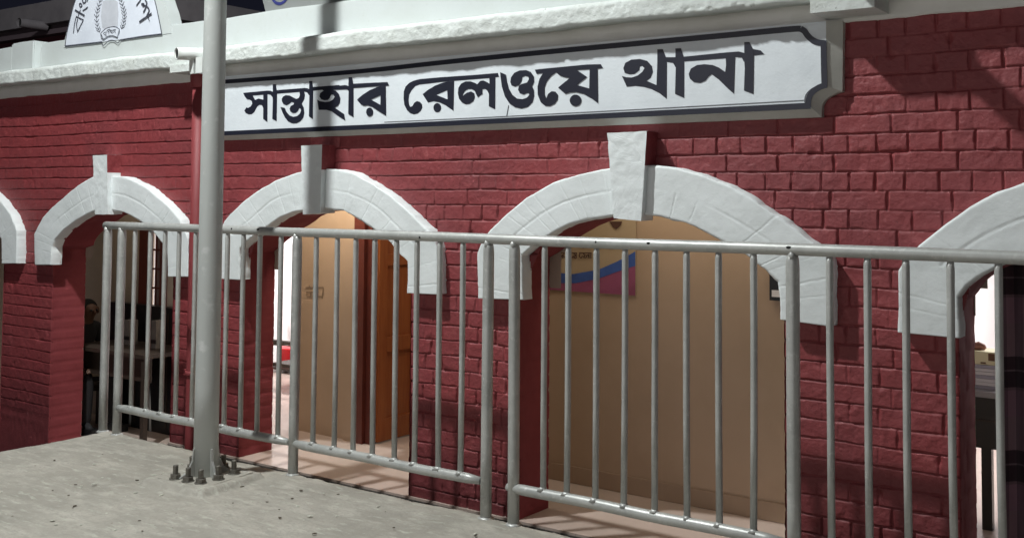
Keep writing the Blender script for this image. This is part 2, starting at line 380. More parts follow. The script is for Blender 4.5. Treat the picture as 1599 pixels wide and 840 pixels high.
def brick_height(X, Z):
    """surface relief of English bond brickwork under thick paint (metres, positive = out)"""
    ch = .0842; z0 = EYE-.037
    Zw = Z+.004*fnoise(X, Z, 2.0, 71, 2)+.0018*vnoise(X, Z, 14, 73)
    Xw = X+.004*fnoise(X, Z, 5, 75, 2)
    k = np.floor((Zw-z0)/ch); fz = (Zw-z0)-k*ch
    odd = (k.astype(int) % 2) == 1
    rs = np.random.RandomState(5); T = rs.rand(4096)
    wid = np.where(odd, .128, .256)
    off = np.where(odd, .064, 0)-1.901
    row_j = T[(k.astype(int)*37) % 4096]*.03
    u = (Xw-off-row_j)/wid; j = np.floor(u); fx = (u-j)*wid
    # every joint shifts a little
    def jit(jj): return (T[((k*131+jj*17).astype(int)) % 4096]-.5)*.022
    a = fx-jit(j); b = wid-fx+jit(j+1)
    dx = np.minimum(np.abs(a), np.abs(b)); dz = np.minimum(fz, ch-fz)
    leftish = np.clip((-X-4.75)/.9, 0, 1)             # thick paint hides upright joints to the left
    vis = np.clip(.95+.9*fnoise(X, Z, 3.1, 81, 2), 0, 1)*(1-.9*leftish)
    visz = np.clip(.95+.8*fnoise(X*.6, Z, 4.1, 85, 2), .25, 1)
    hw = .0040+.0030*fnoise(X, Z, 16, 91, 3)
    def groove(d, w): t = np.clip((d-w*.30)/(w*1.0), 0, 1); return 1-t*t*(3-2*t)
    g = np.maximum(groove(dx, np.maximum(hw*(1.2+.5*np.clip((-X-2.4)/1.2, 0, 1)), .003))*vis, groove(dz, np.maximum(hw, .0025))*visz)
    face = (T[((k*53+j*29).astype(int)) % 4096]-.5)*.0032
    h = face*(1-g)-.0115*g + .0015*fnoise(X, Z, 34, 95, 3)+.0020*vnoise(X, Z, 9, 97)
    chip = np.clip(vnoise(X, Z, 17, 101)-.50, 0, 1)*np.clip(1-np.minimum(dx, dz)/.024, 0, 1)
    pit = np.clip(vnoise(X, Z, 40, 103)-.80, 0, 1)
    return h-.016*chip-.012*pit
def wall():
    xs = [XL]
    stops = sorted([j for a in JAMBS for j in a])+[XR]
    for s in stops:
        a = xs[-1]; step = .012 if a < -8.6 else (.0065 if a < -5 else .0040)
        if a > .3: step = .02
        n = max(1, int(round((s-a)/step))); xs += list(np.linspace(a, s, n+1)[1:])
    xs = np.array(xs); zs = np.concatenate([np.arange(ZG, ZF, .03), np.arange(ZF, ZTOP+.004, .0040)])
    X, Z = np.meshgrid(xs, zs, indexing='ij')
    Y = YW-brick_height(X, Z)
    for a, b in JAMBS:                       # arrises worn round
        for e, sgn in ((a, -1), (b, 1)):
            d = sgn*(X-e); near = (d >= -1e-6) & (d < .014) & (Z < ZLEG+.02)
            Y[near] += .007*(1-d[near]/.014)**2
    xc = (xs[1:]+xs[:-1])/2; zc = (zs[1:]+zs[:-1])/2
    XC, ZC = np.meshgrid(xc, zc, indexing='ij'); keep = np.ones(XC.shape, bool)
    for n, (a, b) in enumerate(JAMBS):
        inner = ARC[n][1]; ix = np.array([p.x for p in inner[1:-1]]); iz = np.array([p.y for p in inner[1:-1]])
        o_ = np.argsort(ix); top = np.interp(XC, ix[o_], iz[o_], left=ZLEG, right=ZLEG)
        ins = (XC > a) & (XC < b) & (ZC > (ZL if n < 2 else ZF)) & ((ZC < ZLEG) | (ZC < top+.018))
        keep &= ~ins
    grid('front_wall', np.stack([X, Y, Z], -1), RED, B, mask=keep)
    # inner face of the same wall
    xs2 = np.array(sorted(set(list(np.arange(XL, XR, .05))+stops))); zs2 = np.arange(ZL, ZTOP+.3, .04)
    X, Z = np.meshgrid(xs2, zs2, indexing='ij'); XC, ZC = np.meshgrid((xs2[1:]+xs2[:-1])/2, (zs2[1:]+zs2[:-1])/2, indexing='ij'); keep = np.ones(XC.shape, bool)
    for n, (a, b) in enumerate(JAMBS):
        inner = ARC[n][1]; ix = np.array([p.x for p in inner[1:-1]]); iz = np.array([p.y for p in inner[1:-1]]); o_ = np.argsort(ix)
        top = np.interp(XC, ix[o_], iz[o_], left=ZLEG, right=ZLEG)
        keep &= ~((XC > a) & (XC < b) & ((ZC < ZLEG) | (ZC < top+.05)))
    grid('inner_wall_face', np.stack([X, np.full_like(X, YB-.004), Z], -1), CREAM, B, mask=keep, flip=True, smooth=False)
wall()
def reveals():
    for n, (a, b) in enumerate(JAMBS):
        inner = ARC[n][1]
        # jamb and soffit as one strip running round the opening
        zf = ZL if n < 2 else ZF
        pts = [(a, zf)]+[(a, z) for z in np.arange(zf+.014, inner[2].y-.02, .014)]
        mid = [p for p in smooth_line(inner[2:-2], 8)]
        pts += [(min(max(p.x, a), b), p.y) for p in mid]
        pts += [(b, z) for z in np.arange(inner[-3].y-.02, zf, -.014)]+[(b, zf)]
        pts = np.array(pts); ys = np.concatenate([[YW-.001], np.arange(YW+.012, YB-.01, .016), [YB]])
        nP, nY = len(pts), len(ys); P = np.zeros((nP, nY, 3))
        ch = .0842; z0 = EYE-.037
        for i in range(nP):
            x, z = pts[i]
            jamb = z < inner[2].y-.02
            fz = (z-z0) % ch; dz = min(fz, ch-fz)
            g = max(0, 1-dz/.011)*(.004 if jamb else 0)
            yy = ys; dep = g+.0018*vnoise(yy, np.full_like(yy, z+x), 18, 131+n)
            k = int((z-z0)//ch); fy = np.abs(((yy-YW-(.128 if k % 2 else .06)) % .256)); gy = np.clip(1-np.minimum(fy, .256-fy)/.009, 0, 1)*.003 if jamb else 0
            dep = dep+gy
            sg = 1 if x < (a+b)/2 else -1
            if jamb: P[i, :, 0] = x-sg*dep; P[i, :, 2] = z
            else: P[i, :, 0] = x; P[i, :, 2] = z+dep+.004*vnoise(yy, np.full_like(yy, x*1.3), 10, 141)
            P[i, :, 1] = yy
        grid('opening_reveal', P, RED_R, B, flip=True)
reveals()
KEYS = {0: None, 1: [(145,243),(167,242),(168,335),(148,335)], 2: [(470,228),(503,226),(500,333),(473,335)], 3: [(948,208),(1010,205),(1001,345),(958,341)], 4: None}
YK = 4.588
def surrounds():
    for n in range(5):
        O, I = ARC[n]
        N_, T_ = 520, 40
        o = resample(O, N_); i_ = resample(I, N_)
        s = np.linspace(0, 1, N_)
        # tie both ends: legs are level
        t = np.linspace(0, 1, T_)
        SS, TT = np.meshgrid(np.arange(N_), t, indexing='ij')
        Px = i_[:, 0][:, None]*(1-t)+o[:, 0][:, None]*t; Pz = i_[:, 1][:, None]*(1-t)+o[:, 1][:, None]*t
        wob = .0050*fnoise(Px, Pz, 11, 201+n, 3)
        edge = (np.abs(TT-.5) > .49)
        Px = Px+np.where(edge, wob*.9, 0); Pz = Pz+np.where(edge, wob*.9, 0)
        h = .0016*fnoise(Px, Pz, 6, 211+n, 3)+.0005*fnoise(Px, Pz, 30, 221+n, 3)
        length = s*np.sum(np.linalg.norm(np.diff(o, axis=0), axis=1))
        rr = np.random.RandomState(30+n)
        midt = .50+.05*vnoise(length[:, None]+0*TT, 0*TT, 3, 233+n)
        arch_part = ((s > .13) & (s < .87))[:, None]
        vis = np.clip(.55+1.1*vnoise(length[:, None]+0*TT, 0*TT+3, 2.2, 241+n), 0, 1)
        h -= .0042*np.clip(1-np.abs(TT-midt)/.026, 0, 1)*vis*arch_part
        L0 = .05
        while L0 < length[-1]:
            tl, th = rr.choice([0, .5]), rr.choice([.5, 1.0]);
            if tl >= th: tl, th = 0, 1
            if rr.rand() < (.5 if n in (1, 3) else .42):
                dd = np.abs(length[:, None]+.008*(TT-.5)*rr.randn()+.003*vnoise(TT, TT*0+L0, 9, 251)-L0)
                h -= .0038*rr.uniform(.3, 1)*np.clip(1-dd/.0045, 0, 1)*((TT >= tl) & (TT <= th))
            L0 += rr.uniform(.055, .085)
        rnd = np.minimum(TT, 1-TT)*np.linalg.norm(o-i_, axis=1)[:, None]
        h -= .006*np.clip(1-rnd/.008, 0, 1)**2
        P = np.stack([Px, YA-h, Pz], -1)
        # wrap the long sides back into the wall
        a0 = P[:, :1].copy(); a0[..., 1] = YW+.012; a1 = P[:, -1:].copy(); a1[..., 1] = YW+.012
        P = np.concatenate([a0, P, a1], 1)
        e0 = P[:1].copy(); e0[..., 1] = YW+.012; e1 = P[-1:].copy(); e1[..., 1] = YW+.012
        P = np.concatenate([e0, P, e1], 0)
        so = grid('arch_surround', P, WHITE_ARCH, B)
        if KEYS[n]: kp = px(KEYS[n], YK)
        elif n == 0: kp = [(p[0]+sh.x, p[1]) for p in px(KEYS[1], YK)]
        else: kp = [(c4-.11, EYE+.333), (c4+.11, EYE+.333), (c4+.078, EYE-.09), (c4-.078, EYE-.09)]
        zs_ = EYE+.168
        def lerp(p, q): t = (zs_-p[1])/(q[1]-p[1]); return (p[0]+(q[0]-p[0])*t, zs_)
        kp = [tuple(p) for p in kp]; kp = [kp[0], kp[1], lerp(kp[1], kp[2]), kp[2], kp[3], lerp(kp[3], kp[0])]
        bm = bmesh.new(); flat_poly(bm, [kp], YK, YW+.01)
        ko = bm_obj('keystone', bm, WHITE_ARCH, so, bevel=.006)
        ko.data.materials.append(RED)      # the wall's red paint runs up the upper flanks
        for p in ko.data.polygons:
            if abs(p.normal.x) > .85 and p.center.z > zs_: p.material_index = 1
        d = ko.modifiers.new('sub', 'SUBSURF'); d.subdivision_type = 'SIMPLE'; d.levels = d.render_levels = 4
        tx = bpy.data.textures.new('k', 'CLOUDS'); tx.noise_scale = .05
        dm = ko.modifiers.new('dis', 'DISPLACE'); dm.texture = tx; dm.strength = .007; dm.mid_level = .5
surrounds()

# cornice, frieze, parapet
def cornice():
    xs = np.concatenate([np.arange(XL, -.2, .011), np.arange(-.2, XR, .03)])
    zb, zt = EYE+.872, EYE+.982
    prof = [(YP+.0, zb+.012), (YC+.05, zb+.006), (YC+.012, zb), (YC, zb+.012)]
    prof += [(YC, zb+.012+k*(zt-zb-.03)/9) for k in range(1, 10)]
    prof += [(YC+.012, zt), (YC+.05, zt+.010), (YC+.10, zt+.016), (YP+.02, zt+.022)]
    prof = np.array(prof); nj = len(prof)
    X = np.repeat(xs[:, None], nj, 1); J = np.repeat(np.arange(nj)[None], len(xs), 0)
    Yb = np.repeat(prof[None, :, 0], len(xs), 0); Zb = np.repeat(prof[None, :, 1], len(xs), 0)
    u = X; v = Zb+(Yb-YC)
    h = .0045*fnoise(u, v, 6, 301, 3)+.0022*fnoise(u, v, 42, 305, 3)
    right = np.clip((X+5.5)/3, .25, 1)
    crack = np.clip(1-np.abs(fnoise(u, v*1.5, 9, 311, 3))/.035, 0, 1)*right*np.clip(vnoise(u, v, 3, 313)*2+.6, 0, 1)
    h -= .009*crack
    chip = np.clip(vnoise(u, v, 15, 317)-.5, 0, 1)*.022*((J >= 2) & (J <= 5) | (J >= 11))*right
    front = (J >= 2) & (J <= 13)
    Y = Yb-np.where(front, h-chip, 0); Z = Zb+.007*vnoise(u, v*0, 2.5, 321)+np.where(J <= 4, chip*.4+.003*fnoise(u, v*0, 9, 325, 3), h*.7)
    grid('cornice', np.stack([X, Y, Z], -1), WHITE_ROUGH, B)
cornice()
def frieze():
    xs = np.arange(XL, XR, .02); zs = np.linspace(EYE+.795, EYE+.905, 9)
    X, Z = np.meshgrid(xs, zs, indexing='ij'); Zm = Z.copy()
    Zm[:, 0] += .005*fnoise(xs, xs*0, 6, 401, 3)
    Y = YW-.026-.003*fnoise(X, Z, 6, 405, 3)
    P = np.stack([X, Y, Zm], -1); b = P[:, :1].copy(); b[..., 1] = YW+.01; P = np.concatenate([b, P], 1)
    grid('frieze', P, FRIEZE, B)
frieze()
zpt = EYE+1.205
def wavy_box(name, x0, x1, y0, y1, z0, z1, m, parent, amp=.004, n=60, seed=1):
    bm = bmesh.new(); box(bm, x0, x1, y0, y1, z0, z1)
    bmesh.ops.bevel(bm, geom=bm.edges[:], offset=.010, segments=2, affect='EDGES')
    bmesh.ops.subdivide_edges(bm, edges=[e for e in bm.edges if abs(e.verts[0].co.x-e.verts[1].co.x) > (x1-x0)*.7], cuts=n)
    for v in bm.verts:
        q = np.array([v.co.x]); v.co.z += amp*float(fnoise(q, q*0+v.co.z, 3, seed, 3)[0]); v.co.y += amp*.5*float(fnoise(q, q*0+v.co.z*7, 5, seed+9, 2)[0])
    return bm_obj(name, bm, m, parent, smooth=False)
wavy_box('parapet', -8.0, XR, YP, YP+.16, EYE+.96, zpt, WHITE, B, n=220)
pb = at(18, 74, YP-.063)
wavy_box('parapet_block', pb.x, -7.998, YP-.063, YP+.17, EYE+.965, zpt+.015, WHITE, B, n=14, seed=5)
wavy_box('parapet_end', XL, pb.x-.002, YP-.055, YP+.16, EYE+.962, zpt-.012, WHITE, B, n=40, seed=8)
# roof slab behind the parapet, closing the building
boxo('roof_slab', (XL, XR, YP+.16, 9.2, EYE+.55, EYE+.78), CEIL, B)

# crest gable with the painted plaque
def crest():
    YG = YP-.003
    lt = px([(100, 67), (108, 35), (118, 0)], YG); rt = px([(268, 45), (262, 20), (255.5, 0)], YG)
    cxm = (lt[0][0]+rt[0][0])/2; top = EYE+1.95
    out = [Vector(lt[0]), Vector(lt[1]), Vector(lt[2]), Vector((lt[2][0]+.14, EYE+1.74)), Vector((cxm-.18, top-.05)), Vector((cxm, top)), Vector((cxm+.18, top-.05)), Vector((rt[2][0]-.14, EYE+1.70)), Vector(rt[2]), Vector(rt[1]), Vector(rt[0])]
    out = [tuple(v) for v in smooth_line(out, 5)]
    out = [(out[0][0], zpt-.06)]+out+[(out[-1][0], zpt-.06)]
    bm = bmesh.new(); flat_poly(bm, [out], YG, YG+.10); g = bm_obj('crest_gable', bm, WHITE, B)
    Yq = YG-.004
    q = lambda l: [at(80+x/7.614, y/7.614, Yq) for x, y in l]
    qq = lambda l: [(v.x, v.z) for v in q(l)]
    L = qq([(165, 556), (182, 420), (232, 200), (290, 0)]); R = qq([(1228, 0), (1270, 180), (1315, 410)])
    cx2 = (L[0][0]+R[-1][0])/2
    topc = [(L[-1][0]+.13, EYE+1.66), (cx2-.15, EYE+1.83), (cx2, EYE+1.87), (cx2+.15, EYE+1.82), (R[0][0]-.1, EYE+1.62)]
    ring = [tuple(v) for v in smooth_line(L+topc+R, 6)]
    bm = bmesh.new(); flat_poly(bm, [ring], Yq+.002, Yq+.006); pl = bm_obj('plaque', bm, PLAQ, g)
    mm = 1/7.614/230     # zoom pixel to metre, about
    bm = bmesh.new()
    strip(bm, ring, .008, Yq-.001)
    bot1 = qq([(165, 555), (400, 528), (605, 505)]); bot2 = qq([(822, 482), (900, 468), (1100, 436), (1315, 410)])
    strip(bm, bot1, .012, Yq-.001); strip(bm, bot2, .011, Yq-.001)
    bm_obj('plaque_border', bm, INK2, pl)
    # lettering along the arc
    bm = bmesh.new(); k = [0]
    def st(pts, wpx, sm=True):
        k[0] += 1; wpx *= 1.3; p = qq(pts); p = smooth_line(p, 5) if (sm and len(p) > 2) else p
        strip(bm, p, wpx*mm, Yq-.0012-.0002*k[0])
    st([(265, 400), (278, 290), (297, 205)], 13); st([(297, 200), (385, 245)], 14); st([(383, 243), (312, 388)], 14); st([(315, 385), (303, 300), (318, 225)], 12)
    st([(285, 125), (397, 192)], 20); st([(322, 195), (350, 120)], 10)
    st([(335, 55), (350, 90), (368, 70), (350, 45), (335, 55)], 14); st([(375, 132), (410, 112), (437, 88)], 13)
    st([(375, 0), (382, 38), (408, 32), (412, 0)], 15); st([(425, 25), (440, -10)], 13)
    st([(375, 0), (350, -50), (400, -110)], 15); st([(440, -60), (480, -160)], 20)
    bm_obj('arc_lettering', bm, INK2, pl); bm = bmesh.new()
    st([(1015, 72), (1062, 12)], 13); st([(1060, 10), (1090, -60), (1060, -120)], 15); st([(1000, -40), (1040, -120)], 20)
    st([(1075, 58), (1098, 50), (1108, 68), (1088, 78)], 18); st([(1120, 0), (1140, 40), (1125, 100), (1100, 155)], 17)
    st([(1108, 68), (1150, 90), (1168, 130), (1140, 195)], 15); st([(1052, 268), (1130, 212), (1198, 165)], 20); st([(1150, 190), (1172, 250)], 12)
    bm_obj('arc_lettering', bm, INK2, pl)
    # grey rubbed-out middle of the emblem
    bm = bmesh.new(); flat_poly(bm, [qq([(612, 20), (650, 5), (760, 0), (790, 30), (800, 150), (790, 320), (740, 316), (690, 325), (640, 348), (605, 330), (590, 200)])], Yq+.0005, Yq+.003)
    bm_obj('emblem_ground', bm, PATCH, pl)
    # wreath of leaves
    bm = bmesh.new()
    k = 0
    for stem, side in (([(575, 385), (548, 300), (540, 180), (560, 80), (600, -40), (650, -130)], -1), ([(835, 345), (862, 260), (868, 170), (850, 70), (815, -40), (770, -130)], 1)):
        sl = smooth_line([Vector(p) for p in stem], 7); 
        strip(bm, qq([tuple(p) for p in sl]), 5*mm, Yq-.0008-.0001*side)
        for a_, b_ in zip(sl[::3], sl[3::3]):
            d = (b_-a_).normalized(); n = Vector((-d.y, d.x))
            for sg in (-1, 1):
                for q_ in range(1):
                    k += 1
                    ang = sg*.62; dd = Vector((d.x*math.cos(ang)-d.y*math.sin(ang), d.x*math.sin(ang)+d.y*math.cos(ang)))
                    p0 = a_+(b_-a_)*.5*q_; L_ = random.uniform(40, 54)
                    strip(bm, qq([tuple(p0), tuple(p0+dd*L_*.5+n*sg*3), tuple(p0+dd*L_)]), random.uniform(5, 8)*mm, Yq-.001-.00002*k)
    bm_obj('wreath', bm, INK2, pl)
    bm = bmesh.new(); flat_poly(bm, [qq([(597, 398), (650, 350), (705, 328), (770, 326), (815, 352), (792, 448), (740, 430), (685, 436), (625, 474)])], Yq-.0040, Yq+.0030)
    rb = bm_obj('ribbon', bm, PLAQ, pl)
    bm = bmesh.new(); k = [0]
    def st2(pts, wpx, sm=True):
        k[0] += 1; p = qq(pts); p = smooth_line(p, 5) if (sm and len(p) > 2) else p
        strip(bm, p, wpx*mm, Yq-.0052-.0001*k[0])
    st2([(595, 400), (650, 350), (705, 328), (770, 326), (817, 352)], 8); st2([(595, 400), (627, 476)], 8); st2([(817, 352), (792, 450)], 8)
    st2([(625, 476), (685, 436), (740, 430), (792, 450)], 8); st2([(608, 508), (630, 545), (690, 492), (750, 487), (797, 515), (825, 482)], 11)
    st2([(595, 402), (600, 450), (622, 470)], 8); st2([(817, 352), (812, 400)], 8)
    # small word on the ribbon
    st2([(625, 402), (655, 385)], 6); st2([(632, 398), (640, 420), (655, 410), (657, 388)], 6); st2([(657, 388), (662, 432)], 6); st2([(650, 428), (664, 436)], 5)
    st2([(672, 395), (670, 372), (700, 352), (712, 368)], 6); st2([(680, 378), (735, 362)], 6); st2([(688, 378), (694, 412)], 6); st2([(705, 395), (716, 378), (726, 400), (732, 365)], 6); st2([(732, 365), (736, 405)], 6)
    st2([(742, 372), (754, 360), (758, 382), (746, 390)], 6); st2([(768, 358), (771, 400)], 6); st2([(742, 362), (776, 356)], 6)
    bm_obj('ribbon_lettering', bm, INK2, rb)
crest()

# ------------------------------------------------------------------ drain pipes
def drains():
    # painted downpipe beside the sign
    x0 = -5.955; y0 = 4.625
    dp = tubeo('downpipe', [(x0, y0, ZG), (x0, y0, 0), (x0, y0, 1), (x0, y0, EYE+.80)], .046, RED_P, B, seg=28)
    tubeo('pipe_collar', [(x0, y0, EYE+.735), (x0, y0, EYE+.74), (x0, y0, EYE+.82), (x0, y0, EYE+.825)], [.046, .058, .064, .058], RED_P, dp, seg=28)
    for zc in (at(300, 582, y0).z,):
        tubeo('pipe_clamp', [(x0, y0, zc-.018), (x0, y0, zc-.016), (x0, y0, zc+.016), (x0, y0, zc+.018)], [.047, .054, .054, .047], RED_P, dp, seg=28)
        bm = bmesh.new(); box(bm, x0-.085, x0-.04, y0-.012, y0+.07, zc+.010, zc+.020); box(bm, x0-.085, x0-.04, y0-.012, y0+.07, zc-.020, zc-.010)
        bm_obj('clamp_lug', bm, RED_P, dp)
    for (xc, xe, ye, z, bx0, bx1) in ((-5.80, -5.865, 4.365, EYE+.932, -6.12, -5.86), (-1.49, -1.49, 4.29, EYE+.99, -1.645, -1.37)):
        # rough plaster chute block and the plastic spout that runs out of it
        bm = bmesh.new(); box(bm, bx0, bx1, 4.47 if bx0 > -3 else 4.505, YP, EYE+(.81 if bx0 > -3 else .835), EYE+(.985 if bx0 > -3 else .885))
        blk = bm_obj('drain_block', bm, WHITE_ROUGH, B, bevel=.008)
        r = .041 if bx0 < -3 else .045
        bm = bmesh.new()
        a = tube(bm, [(xe, ye, z), (xc, 4.56, z+.012)], r, 28, caps=False); b = tube(bm, [(xe, ye, z), (xc, 4.55, z+.012)], r-.005, 28, caps=False)
        for k in range(28): bm.faces.new((a[0][k], a[0][(k+1) % 28], b[0][(k+1) % 28], b[0][k]))
        sp = bm_obj('drain_spout', bm, PVC, B)
        for p in sp.data.polygons: p.use_smooth = True
        tubeo('spout_shade_disc', [(xe+.002, ye+.006, z), (xe+.0024, ye+.007, z)], r-.006, DARKIN, sp, seg=24)  # black disc paints in the shade inside the pipe mouth
        if bx0 < -3:
            bm = bmesh.new(); box(bm, xc-.055, xc-.010, 4.46, 4.48, z-.125, z-.03); box(bm, xc+.012, xc+.08, 4.46, 4.55, z-.125, z-.02)
            bm_obj('spout_bracket', bm, PVC, sp, bevel=.004)
drains()

# ------------------------------------------------------------------ rooms behind the arches
def rooms():
    zc = EYE+.6
    def w_(name, d, m, **k): return boxo(name, d, m, B, bevel=0, **k)
    # tan partition and its openings
    y = 5.50
    w_('partition_wall', (-5.905, -5.395, y, y+.12, ZF, zc), TAN)
    w_('wall_pilaster', (-5.392, -5.300, y-.03, y+.12, ZF, zc), TAN)
    w_('partition_wall', (-4.30, -1.95, y, y+.12, ZF, zc), TAN)
    w_('skirting', (-4.30, -1.95, y-.012, y-.002, ZF+.002, ZF+.10), TAN_D)
    w_('partition_header', (-5.30, -4.30, y, y+.12, EYE+.35, zc), TAN)
    w_('partition_wall', (-10.3, -7.95, 5.62, 5.74, ZL, zc), CREAM)
    w_('partition_wall', (-7.62, -6.75, 5.62, 5.74, ZL, zc), CREAM)
    w_('window_apron', (-7.95, -7.62, 5.62, 5.74, ZL, ZF+.75), CREAM)
    w_('partition_header', (-7.95, -5.905, 5.62, 5.74, EYE-.02, zc), CREAM)
    # dividing walls
    w_('cross_wall', (-6.02, -5.905, 5.62, 9.1, ZF, zc), ROOMW)
    w_('cross_wall', (-8.4, -8.3, 5.74, 9.1, ZF, zc), ROOMW)
    w_('cross_wall', (-3.2, -3.1, 5.62, 9.1, ZF, zc), CREAM)
    w_('cross_wall', (-1.95, -1.83, 4.98, 9.1, ZF, zc), ROOMW)
    w_('verandah_end_wall', (-10.4, -10.3, 4.98, 9.1, ZF, zc), CREAM)
    w_('verandah_end_wall', (.9, 1.0, 4.98, 9.1, ZF, zc), ROOMW)
    w_('room_back_wall', (XL, XR, 9.1, 9.2, ZG, zc), ROOMW)
    # door frame and the open orange leaf
    bm = bmesh.new(); box(bm, -5.298, -5.20, 5.46, 5.60, ZF, EYE+.35); box(bm, -5.198, -5.155, 5.49, 5.56, ZF, EYE+.35)
    bm_obj('door_frame', bm, FRAMEM, B, bevel=.004)
    x0 = -5.15
    bm = bmesh.new(); zt = EYE+.30
    box(bm, x0, x0+.012, 5.535, 6.36, ZF+.01, zt)
    for (a, b) in ((5.535, 5.615), (5.90, 5.985), (6.28, 6.36)): box(bm, x0+.0122, x0+.030, a, b, ZF+.01, zt)
    for (a, b) in ((ZF+.01, ZF+.16), (ZF+.62, ZF+.72), (ZF+1.22, ZF+1.30), (zt-.12, zt)):
        box(bm, x0+.0122, x0+.0295, 5.616, 5.899, a, b); box(bm, x0+.0122, x0+.0295, 5.986, 6.279, a, b)
    d = bm_obj('door', bm, DOORM, B, bevel=.003); d['label'] = 'orange panelled wooden door standing open'
    tubeo('handle', [(x0+.03, 6.30, ZF+.85), (x0+.06, 6.30, ZF+.85), (x0+.06, 6.26, ZF+.85)], .008, BOLT, d, seg=10)
    # barred window in the left bay
    bm = bmesh.new(); box(bm, -7.95, -7.83, 5.585, 5.64, ZF+.2, EYE-.02); box(bm, -7.66, -7.60, 5.585, 5.64, ZF+.75, EYE-.02); box(bm, -7.83, -7.66, 5.59, 5.64, ZF+.72, ZF+.76)
    wf = bm_obj('window', bm, FRAMEM, B, bevel=.003)
    bm = bmesh.new()
    box(bm, -7.752, -7.737, 5.605, 5.615, ZF+.76, EYE-.02)
    for zz in (EYE-.30, EYE-.46, EYE-.62, EYE-.78): box(bm, -7.83, -7.66, 5.600, 5.604, zz, zz+.016)
    bm_obj('window_bars', bm, FRAMEM, wf)
    boxo('window_shade', (-7.83, -7.66, 5.66, 5.67, ZF+.75, EYE-.02), mat('pinkish_window_pane', (.26, .19, .18), .5), wf, bevel=0)
rooms()
